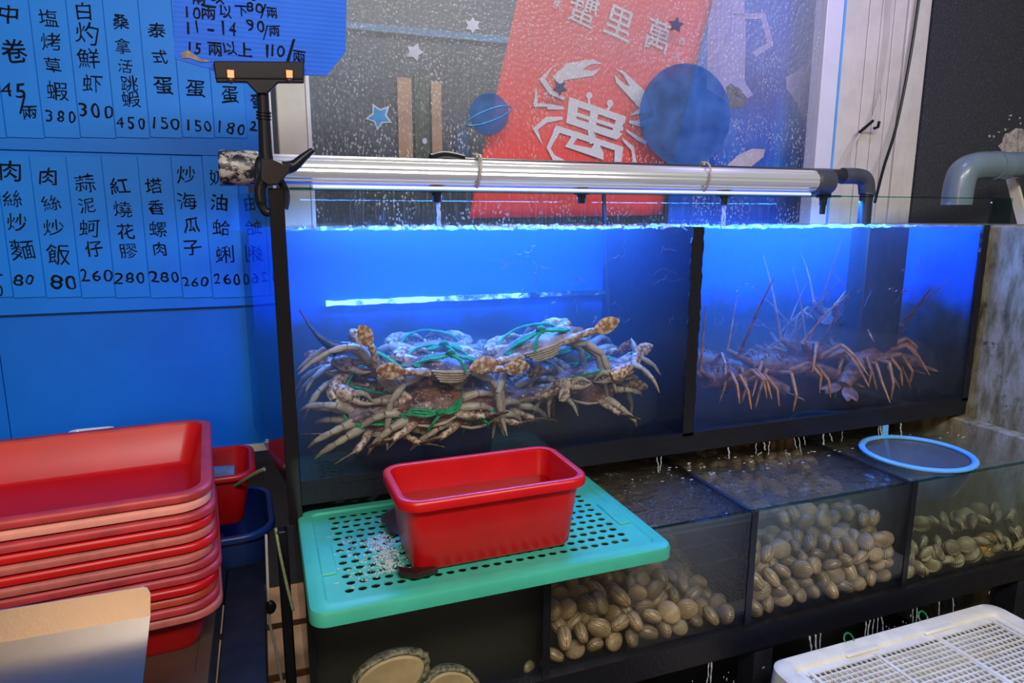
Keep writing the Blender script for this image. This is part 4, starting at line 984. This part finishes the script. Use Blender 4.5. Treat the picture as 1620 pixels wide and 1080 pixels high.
# ================================================================== STEEL GUARD IN FRONT
b, c_ = P(238, 926, 'y', -.446), P(238, 974, 'y', -.450)
a, d_ = P(0, 965, 'y', -.446), P(0, 1018, 'y', -.450)
zs = c_.z
g = empty('steel_table', (c_.x, c_.y, zs)); tag(g, 'stainless steel table with upstand in front of the red trays', 'table')
dirx = (b-a).normalized(); diry = (c_-b).normalized(); ex = -dirx*.35
mb = MB(); mb.prism([a+ex, b-dirx*.010, b-dirx*.003+diry*.003, b+diry*.010, c_, d_+ex], (0, .0018, 0)); mb.build('upstand', 'steel', g, smooth=False)
e1 = P(226, 1080, 'z', zs)
mb = MB(); mb.prism([d_+ex, c_, c_+(e1-c_)*3.2, d_+ex+(e1-c_)*3.2], (0, 0, -.002)); mb.build('table_top', 'steel_smooth', g, smooth=False)
# ================================================================== GAP BETWEEN COUNTER AND TANK
zc = -.25
mb = MB(); mb.box((-.158, -.62, zc-.05), (-.078, .33, zc)); 
ch = mb.build('steel_channel', 'dark_metal', smooth=True, bevel=.003); tag(ch, 'dark metal beam running between counter and tank', 'beam')
MB().prism([(-.190, -.215, zc+.030), (-.160, -.222, zc+.002), (-.160, .33, zc+.002), (-.190, .33, zc+.030)], (0, 0, .0015)).build('flange', 'dark_metal', ch, smooth=False)
tub = basin('tub', 'navy_tub', 'navy_tub', -.215, .325, -.345, .30, .28, .27, .25, .17, .05, .012, 2, 'navy blue tub holding the small red basin by the wall', 'tub')
sb = basin('wash_basin', 'red_plastic', 'red_plastic', -.222, .335, -.175, .245, .205, .205, .165, .125, .028, .012, 2, 'small red basin behind the tray stack against the wall', lip=.008)
o = MB().tube([P(352, 752, 'y', .30)+Vector((-.07, 0, 0)), P(371, 754, 'y', .30)], .027, 20).build('foam_roll', 'foam_roll'); tag(o, 'grey foam roll lying in the small red basin', 'roll')
pts = smoothpath([P(372, 768, 'y', .24), P(390, 757, 'y', .20), P(405, 748, 'y', .17), P(418, 742, 'y', .15)])
o = MB().tube(pts, .0045, 8).build('cord', 'string'); tag(o, 'short green and white cord leaning out of small red basin', 'cord')
o = MB().tube(smoothpath([P(436, 835, 'y', .03), P(443, 875, 'y', .0), P(455, 930, 'y', -.05), P(464, 965, 'y', -.08)]), .003, 8).build('cord', 'string'); tag(o, 'long yellowish cord hanging along the tank side', 'cord')
o = MB().tube(smoothpath([P(421, 845, 'y', .15), P(424, 930, 'y', .1), P(427, 985, 'y', .1), P(436, 1025, 'y', .1), P(448, 1090, 'y', .1)]), .003, 8).build('cable', 'cable_white'); tag(o, 'thin pale cable hanging beside the dark metal beam', 'cable')
MB().blob(P(428, 960, 'y', .095), (.012, .008, .016), 10, 8).build('plug', 'black_plastic', o)
o = box_obj('cable', 'black_plastic', (-.05, .02, -.75), (-.028, .045, -.10), bevel=.004); o.name = 'post'; tag(o, 'black post beside the tank behind the hanging cables', 'post')
mb = MB()
for k in range(5): mb.box((-.30, -.35+k*.24, -.70), (.10, -.35+k*.24+.21, -.66))
for k in range(3): mb.box((-.28+k*.16, -.35, -.75), (-.22+k*.16, .82, -.70))
o = mb.build('pallet', 'wood', smooth=True, bevel=.003); tag(o, 'orange brown wooden pallet on the floor below the beam', 'pallet')
o = basin('food_box', 'clear_grey', 'clear_grey', P(142, 690, 'y', .42).x, .43, -.115, .03+.06, .06, .08, .05, .14, .012, .004, 0, 'pale plastic box peeking up behind the top red tray', 'box', lip=.004)
# ================================================================== CRABS
def settle(o, M, x0, x1):
    """keep an animal clear of the glass, the end walls and the tank floor"""
    ch = [o]+list(o.children); ps = [M@v.co for q in ch for v in q.data.vertices]
    d = Vector((0, 0, 0))
    lo = [min(p[i] for p in ps) for i in range(3)]; hi = [max(p[i] for p in ps) for i in range(3)]
    if hi[0] > x1: d.x = x1-hi[0]
    if lo[0] < x0: d.x = x0-lo[0]
    if hi[1] > .44: d.y = .44-hi[1]
    if lo[1] < .011: d.y = .011-lo[1]
    if lo[2] < .012: d.z = .012-lo[2]
    o.matrix_world = Matrix.Translation(d)@M
def crab(name, mat, M, rng, droop=.4, claw='tied', rope=True, lab='', k=1.0):
    mb = MB(); a, b, H, Hb = .070, .043, .022, .016
    n = 44
    def outline(t):
        out = []
        for i in range(n):
            th = 2*math.pi*i/n; c, s_ = math.cos(th), math.sin(th)
            x = a*math.copysign(abs(c)**.85, c); y = b*math.copysign(abs(s_)**.85, s_)
            if y > 0: x *= 1.0; y *= 1.0
            else: x *= 1-.28*(-y/b)**1.3
            e = max(0, 1-abs(th-0)/.16, 1-abs(th-2*math.pi)/.16, 1-abs(th-math.pi)/.16); x += math.copysign(.022*e, c)
            tooth = .0035*abs(math.sin(i*1.57)) if y > .012 else 0
            out.append((x*t, (y+tooth)*t))
        return out
    rings, cols = [], []
    for t in (.06, .30, .55, .75, .90, 1.0):
        rings.append([Vector((x, y, H*(1-t**2.4)+.0022*mnoise.noise(Vector((x*60, y*60, 2))))) for x, y in outline(t)]); cols.append(1.0)
    for t in (.985, .85, .55, .12):
        rings.append([Vector((x, y, -.003-Hb*(1-t**2.2))) for x, y in outline(t)]); cols.append(.15)
    mb.loft(rings, True, True, col=cols)
    # pleated tail flap under the rear edge
    for q in range(5):
        z = .004-.0048*q; w_ = .038-.004*q
        mb.tube([(-w_, -.036, z), (-w_*.4, -.0435+.001*q, z), (w_*.4, -.0435+.001*q, z), (w_, -.036, z)], [.0022, .0036, .0036, .0022], 8, col=.22)
    for s in (-1, 1):                                       # eyes
        mb.tube([(s*.012, .040, .004), (s*.015, .050, .008)], [.0025, .0035], 7, col=.5)
        # walking legs
        for j, (y0, ang) in enumerate(((.016, .45), (.000, .10), (-.016, -.25))):
            ang += rng.uniform(-.2, .2); dr = min(1, max(0, droop+rng.uniform(-.25, .25)))
            d = Vector((s*math.cos(ang), math.sin(ang), 0)); lk = 1+.5*max(0, dr-.3)
            p0 = Vector((s*.048, y0, -.006)); p1 = p0+d*(.046-.014*dr)+Vector((0, 0, .016-.034*dr)); p2 = p1+(d*(.020-.002*dr)+Vector((0, 0, -.008-.018*dr)))*lk; p3 = p2+(d*(.024-.022*dr)+Vector((0, 0, -.022-.018*dr)))*lk; p4 = p3+(d*(.010-.012*dr)+Vector((0, -.004, -.026)))*lk
            mb.tube([p0, p0.lerp(p1, .5), p1.lerp(p0, .08), p1], [.0085, .0096, .0076, .0058], 9, flat=((0, 0, 1), 1.0), col=.12)
            mb.tube([p1, p1.lerp(p2, .4), p2], [.0060, .0074, .0054], 8, col=.12)
            mb.tube([p2, p2.lerp(p3, .4), p3], [.0052, .0070, .0044], 8, col=.10)
            mb.tube([p3, p3.lerp(p4, .5), p4], [.0044, .0036, .0010], 8, col=.18)
        # swimming paddle
        up = rng.uniform(.0, .02); p0 = Vector((s*.040, -.028, -.002)); p1 = p0+Vector((s*.030, -.016, .006+up*.4)); p2 = p1+Vector((s*.022, -.008, .002+up*.3)); p3 = p2+Vector((s*.016, -.002, up*.2))
        mb.tube([p0, p0.lerp(p1, .5), p1], [.0075, .0085, .006], 9, col=.40); mb.tube([p1, p1.lerp(p2, .5), p2], [.006, .0075, .0055], 9, col=.5)
        cen = p3+Vector((s*.016, -.001, .002)); ax = (cen-p2).normalized()
        ringp = []
        for t in range(8):
            u = t/7; wv = .0145*math.sin(math.pi*min(1, u*.93+.06))**.7+.0008; c0 = p2+ax*(.048*u)
            ringp.append([c0+Vector((0, .0026*math.sin(g_)*(1-.6*u), wv*math.cos(g_))) for g_ in (2*math.pi*m/10 for m in range(10))])
        mb.loft(ringp, col=.45)
        # claw
        e0 = Vector((s*.046, .030, -.002))
        if claw == 'tied':
            e1 = Vector((s*.080, .052, .000)); e2 = Vector((s*.078, .074, -.002)); e3 = Vector((s*.040, .088, -.006)); e4 = Vector((s*.002, .090+.008*s, -.010))
        else:
            e1 = Vector((s*.088, .044, .004)); e2 = Vector((s*.104, .062, .006)); e3 = Vector((s*.104, .100, .002)); e4 = Vector((s*.084, .138, -.004))
        mb.tube([e0, e0.lerp(e1, .5), e1], [.0085, .0105, .0085], 10, col=.5); mb.tube([e1, e1.lerp(e2, .5), e2], [.0085, .0105, .0080], 10, col=.55)
        mb.tube([e2, e2.lerp(e3, .3), e2.lerp(e3, .7), e3], [.0075, .0125, .0135, .0105], 10, flat=((0, 0, 1), 1.25), col=.5)
        side = (e4-e3).cross(Vector((0, 0, 1))).normalized()
        for sg_ in (-1, 1):
            f0 = e3+Vector((0, 0, .006*sg_)); f1 = e3.lerp(e4, .45)+Vector((0, 0, .012*sg_ if sg_ > 0 else -.008)); f2 = e4+Vector((0, 0, .0012*sg_))
            mb.tube(smoothpath([f0, f1, f2], 4), [.0074, .0070, .0064, .0058, .0050, .0042, .0032, .0020, .0007], 8, col=.30)
            for tt in (.25, .45, .65): mb.blob(f0.lerp(f2, tt)+Vector((0, 0, -.003*sg_)), .0018, 6, 4, col=.1)
    o = mb.build(name, mat, loc=(0, 0, 0), angle=50); o['local_build'] = 1
    if rope:
        rb = MB(); sgn = 1 if rng.random() < .5 else -1
        for q in range(3):
            pts = [Vector((-.066+.004*q, -.006-.006*q, .004)), Vector((-.045, -.018+.005*q, .017)), Vector((-.02, -.030+.006*q, .026)), Vector((.004*sgn, -.030, .031)), Vector((.024, -.026-.004*q, .026)), Vector((.046, -.012-.006*q, .016)), Vector((.068, -.002+.006*q, .003))]
            rb.tube(smoothpath(pts, 5), [.0027+.0006*math.sin(z*1.9+q) for z in range(31)], 7)
        for q in range(5):
            an = q*1.25; rb.tube(smoothpath([Vector((.004*sgn+.007*math.cos(an), -.030+.004*math.sin(an*2), .033+.005*math.sin(an))), Vector((.004*sgn-.004, -.034, .039)), Vector((.004*sgn-.007*math.cos(an), -.028, .033-.004*math.sin(an)))], 4), .0030, 7)
        rb.tube(smoothpath([Vector((.003*sgn, -.034, .032)), Vector((-.012*sgn, -.044, .024)), Vector((-.022*sgn, -.050, .004))], 5), [.0028]*8+[.0024]*3, 7)
        rb.tube(smoothpath([Vector((.064, -.004, .004)), Vector((.070, .02, -.010)), Vector((.05, .066, .006)), Vector((0, .092, .010)), Vector((-.05, .066, .006)), Vector((-.070, .02, -.010)), Vector((-.064, -.004, .004))], 5), .0028, 7)
        r_ = rb.build('rope_tie', 'green_twine', o); r_['label'] = 'green twine'
    settle(o, M, .012, .888); tag(o, lab, 'crab', 'tied crabs in the blue tank'); del o['local_build']
    return o
CR = [  # px, py, depth y, rot x, rot y, rot z, scale, droop, claws, rope, shell, label
 (718, 628, .03, 8, 4, 2, 1.22, .95, 'tied', 1, 'crab_purple', 'crab seen from behind, knotted green twine arched over its back, above red basin'),
 (868, 628, .03, 4, -16, -4, 1.30, .95, 'tied', 1, 'crab_pale', 'pale crab tilted beside the arched twine crab, long legs dangling'),
 (500, 650, .02, 20, 50, 20, 1.10, .6, 'tied', 1, 'crab_pale', 'crab squeezed against the black tank corner strip, twine down its side'),
 (545, 606, .190, -6, -12, 175, 1.15, .2, 'tied', 1, 'crab_brown', 'brown crab behind the corner crab, claws reaching to the glass'),
 (695, 560, .230, 14, 2, 5, 1.30, .2, 'tied', 1, 'crab_pale', 'pale backed crab on top of the pile behind the arched twine crab'),
 (690, 690, .04, 52, -6, 4, 1.15, .2, 'tied', 1, 'crab_brown', 'brown patterned crab low behind the red basin, twine along its front'),
 (775, 655, .170, 58, 6, -8, 1.15, .3, 'tied', 0, 'crab_brown', 'patterned crab standing upright between the two front crabs'),
 (850, 722, .03, 10, 8, 165, 1.05, .0, 'open', 0, 'crab_brown', 'crab below the tilted pale crab with curled pincers facing out'),
 (1005, 655, .03, 4, 16, 150, 1.10, .3, 'tied', 1, 'crab_brown', 'reddish crab nearest the tank divider with green twine on its claw'),
 (945, 556, .250, 18, -8, 12, 1.28, .2, 'tied', 1, 'crab_purple', 'hazy purple crab at the back of the pile by the thin hose'),
 (955, 700, .02, 62, 10, -30, 1.05, .1, 'open', 0, 'crab_brown', 'tilted brown crab low on the divider side of the pile without twine'),
 (540, 735, .02, 60, -8, 28, 1.15, .2, 'tied', 1, 'crab_purple', 'dark crab on the tank floor in the corner under the brown crab'),
 (612, 590, .280, 12, 6, -30, 1.20, .2, 'tied', 1, 'crab_brown', 'shaded brown crab deep in the pile beside the pale backed crab'),
 (830, 565, .300, 12, 8, 24, 1.20, .2, 'tied', 1, 'crab_brown', 'dim crab deep in the pile between the two knotted twines'),
 (610, 740, .03, 66, 6, -18, 1.10, .1, 'tied', 0, 'crab_brown', 'shadowed crab under the pile facing the glass'),
 (760, 715, .03, 58, 0, 12, 1.10, .1, 'tied', 1, 'crab_brown', 'tied crab on the floor hidden behind the back rim of red basin'),
 (600, 648, .200, 30, -14, 160, 1.15, .2, 'tied', 1, 'crab_purple', 'purplish crab wedged between the corner crab and the arched twine crab'),
 (985, 600, .220, 16, 12, -20, 1.20, .2, 'tied', 1, 'crab_purple', 'hazy crab behind the reddish crab by the divider'),
 (905, 645, .230, 30, 0, 20, 1.20, .3, 'tied', 0, 'crab_purple', 'dark crab buried behind the tilted pale crab')]
for px, py, y, rx, ry, rz, s, dr, cl, rp, mt, lab in CR:
    p = P(px, py, 'y', y)
    M = Matrix.Translation(p)@Euler((rad(rx), rad(ry), rad(rz))).to_matrix().to_4x4()@Matrix.Scale(s, 4)
    crab('crab', mt, M, R, dr, cl, rp, lab)
# ================================================================== LOBSTERS
def lobster(M, rng, lab):
    mb = MB(); n = 14
    # carapace then jointed tail, one shell
    pts, rr_ = [], []
    for k in range(22):
        u = k/21
        if u < .42: y = .10-.24*u; z = .0; r = .020+.011*math.sin(math.pi*min(1, u/.42*.75+.15))
        else:
            t = (u-.42)/.58; y = .0-.14*t; z = -.022*t*t; r = (.026-.011*t)*(1+.10*math.sin(t*6*6.28))
        pts.append((0, y, z)); rr_.append(r+.0015*rng.uniform(-1, 1))
    mb.tube(pts, rr_, n, col=1.0, flat=((0, 0, 1), .85))
    for k in range(40):                                    # spines
        y = rng.uniform(.005, .095); a = rng.uniform(-1.1, 1.1); q = Vector((.028*math.sin(a), y, .024*math.cos(a)))
        mb.tube([q, q*1.0+Vector((.006*math.sin(a), .006, .008*math.cos(a)))], [.0028, .0004], 5, col=.8)
    for s in (-1, 1):
        for k in range(2):                                  # tail fan
            ax = Vector((s*(.35+.5*k), -1, -.25)).normalized(); b0 = Vector((s*.008, -.135, -.022)); ring = []
            for t in range(6):
                u = t/5; w_ = .012*math.sin(math.pi*(.15+.8*u)); c0 = b0+ax*.045*u; si = ax.cross(Vector((0, 0, 1))).normalized()
                ring.append([c0+si*w_*math.cos(g_)+Vector((0, 0, .002*math.sin(g_))) for g_ in (2*math.pi*m/8 for m in range(8))])
            mb.loft(ring, col=.9)
        mb.tube([(s*.012, .095, .010), (s*.018, .108, .016)], [.003, .0045], 7, col=1.0)
        L = rng.uniform(.12, .24); d = Vector((s*rng.uniform(.0, .5), rng.uniform(-.4, .2), rng.uniform(.5, 1.0))).normalized()
        p0 = Vector((s*.014, .098, .006)); mb.tube([p0, p0+Vector((s*.006, .022, .008)), p0+Vector((s*.010, .040, .016))], [.007, .0065, .005], 8, col=.8)
        b0 = p0+Vector((s*.010, .040, .016)); mb.tube(smoothpath([b0, b0+d*L*.5+Vector((0, 0, .01)), b0+d*L], 5), [.0034-.0027*i/10 for i in range(11)], 6, col=.7)
        for j in range(5):                                  # legs
            y0 = .075-.018*j; an = .8-.40*j+rng.uniform(-.5, .5); dd = Vector((s*math.cos(an), math.sin(an), 0)); dr = rng.uniform(-.4, 1)
            q0 = Vector((s*.020, y0, -.010)); q1 = q0+dd*.045+Vector((0, 0, .030-.02*dr)); q2 = q1+dd*.028+Vector((0, 0, -.024-.016*dr)); q3 = q2+dd*rng.uniform(-.01, .035)+Vector((0, 0, -.036))
            mb.tube([q0, q0.lerp(q1, .5), q1], [.0054, .0052, .0042], 7, col=.1); mb.tube([q1, q1.lerp(q2, .5), q2], [.0036, .0038, .0028], 7, col=.1); mb.tube([q2, q2.lerp(q3, .5), q3], [.0028, .0026, .0008], 7, col=.0)
    o = mb.build('lobster', 'lobster_shell', loc=(0, 0, 0), angle=50); settle(o, M, .92, 1.855)
    return tag(o, lab, 'lobster', 'spiny lobsters in the second compartment')
LB = [(1185, 655, .05, 4, 4, 100, 1.15, 'lobster nearest the divider with thin legs against the glass'),
 (1285, 640, .05, 5, -4, 80, 1.2, 'lobster low in the middle of its cell, spindly orange legs down'),
 (1405, 622, .05, 4, 6, 265, 1.2, 'lobster at the front toward the cement wall, legs splayed'),
 (1150, 580, .20, 12, 10, 60, 1.15, 'hazy lobster behind the divider side lobster'),
 (1300, 560, .19, 10, 0, 110, 1.25, 'hazy lobster on the pile with long slanting feeler'),
 (1410, 570, .06, 12, 10, -60, 1.25, 'lobster high on the pile before the overflow box'),
 (1440, 600, .06, 0, -10, 75, 1.15, 'lobster against the tank end beside the cement wall'),
 (1225, 570, .27, 10, 0, -70, 1.2, 'dim lobster at the back of the pile'),
 (1350, 605, .24, 0, 0, 60, 1.2, 'dim lobster buried under the pile'),
 (1325, 515, .30, 20, 0, 120, 1.2, 'topmost lobster of the pile, reaching up at the tank back')]
for px, py, y, rx, ry, rz, s, lab in LB:
    lobster(Matrix.Translation(P(px, py, 'y', y))@Euler((rad(rx), rad(ry), rad(rz))).to_matrix().to_4x4()@Matrix.Scale(s*1.08, 4), R, lab)
# ------------------------------------------------------------------
bpy.data.objects.remove(_fo); bpy.data.curves.remove(_fc)
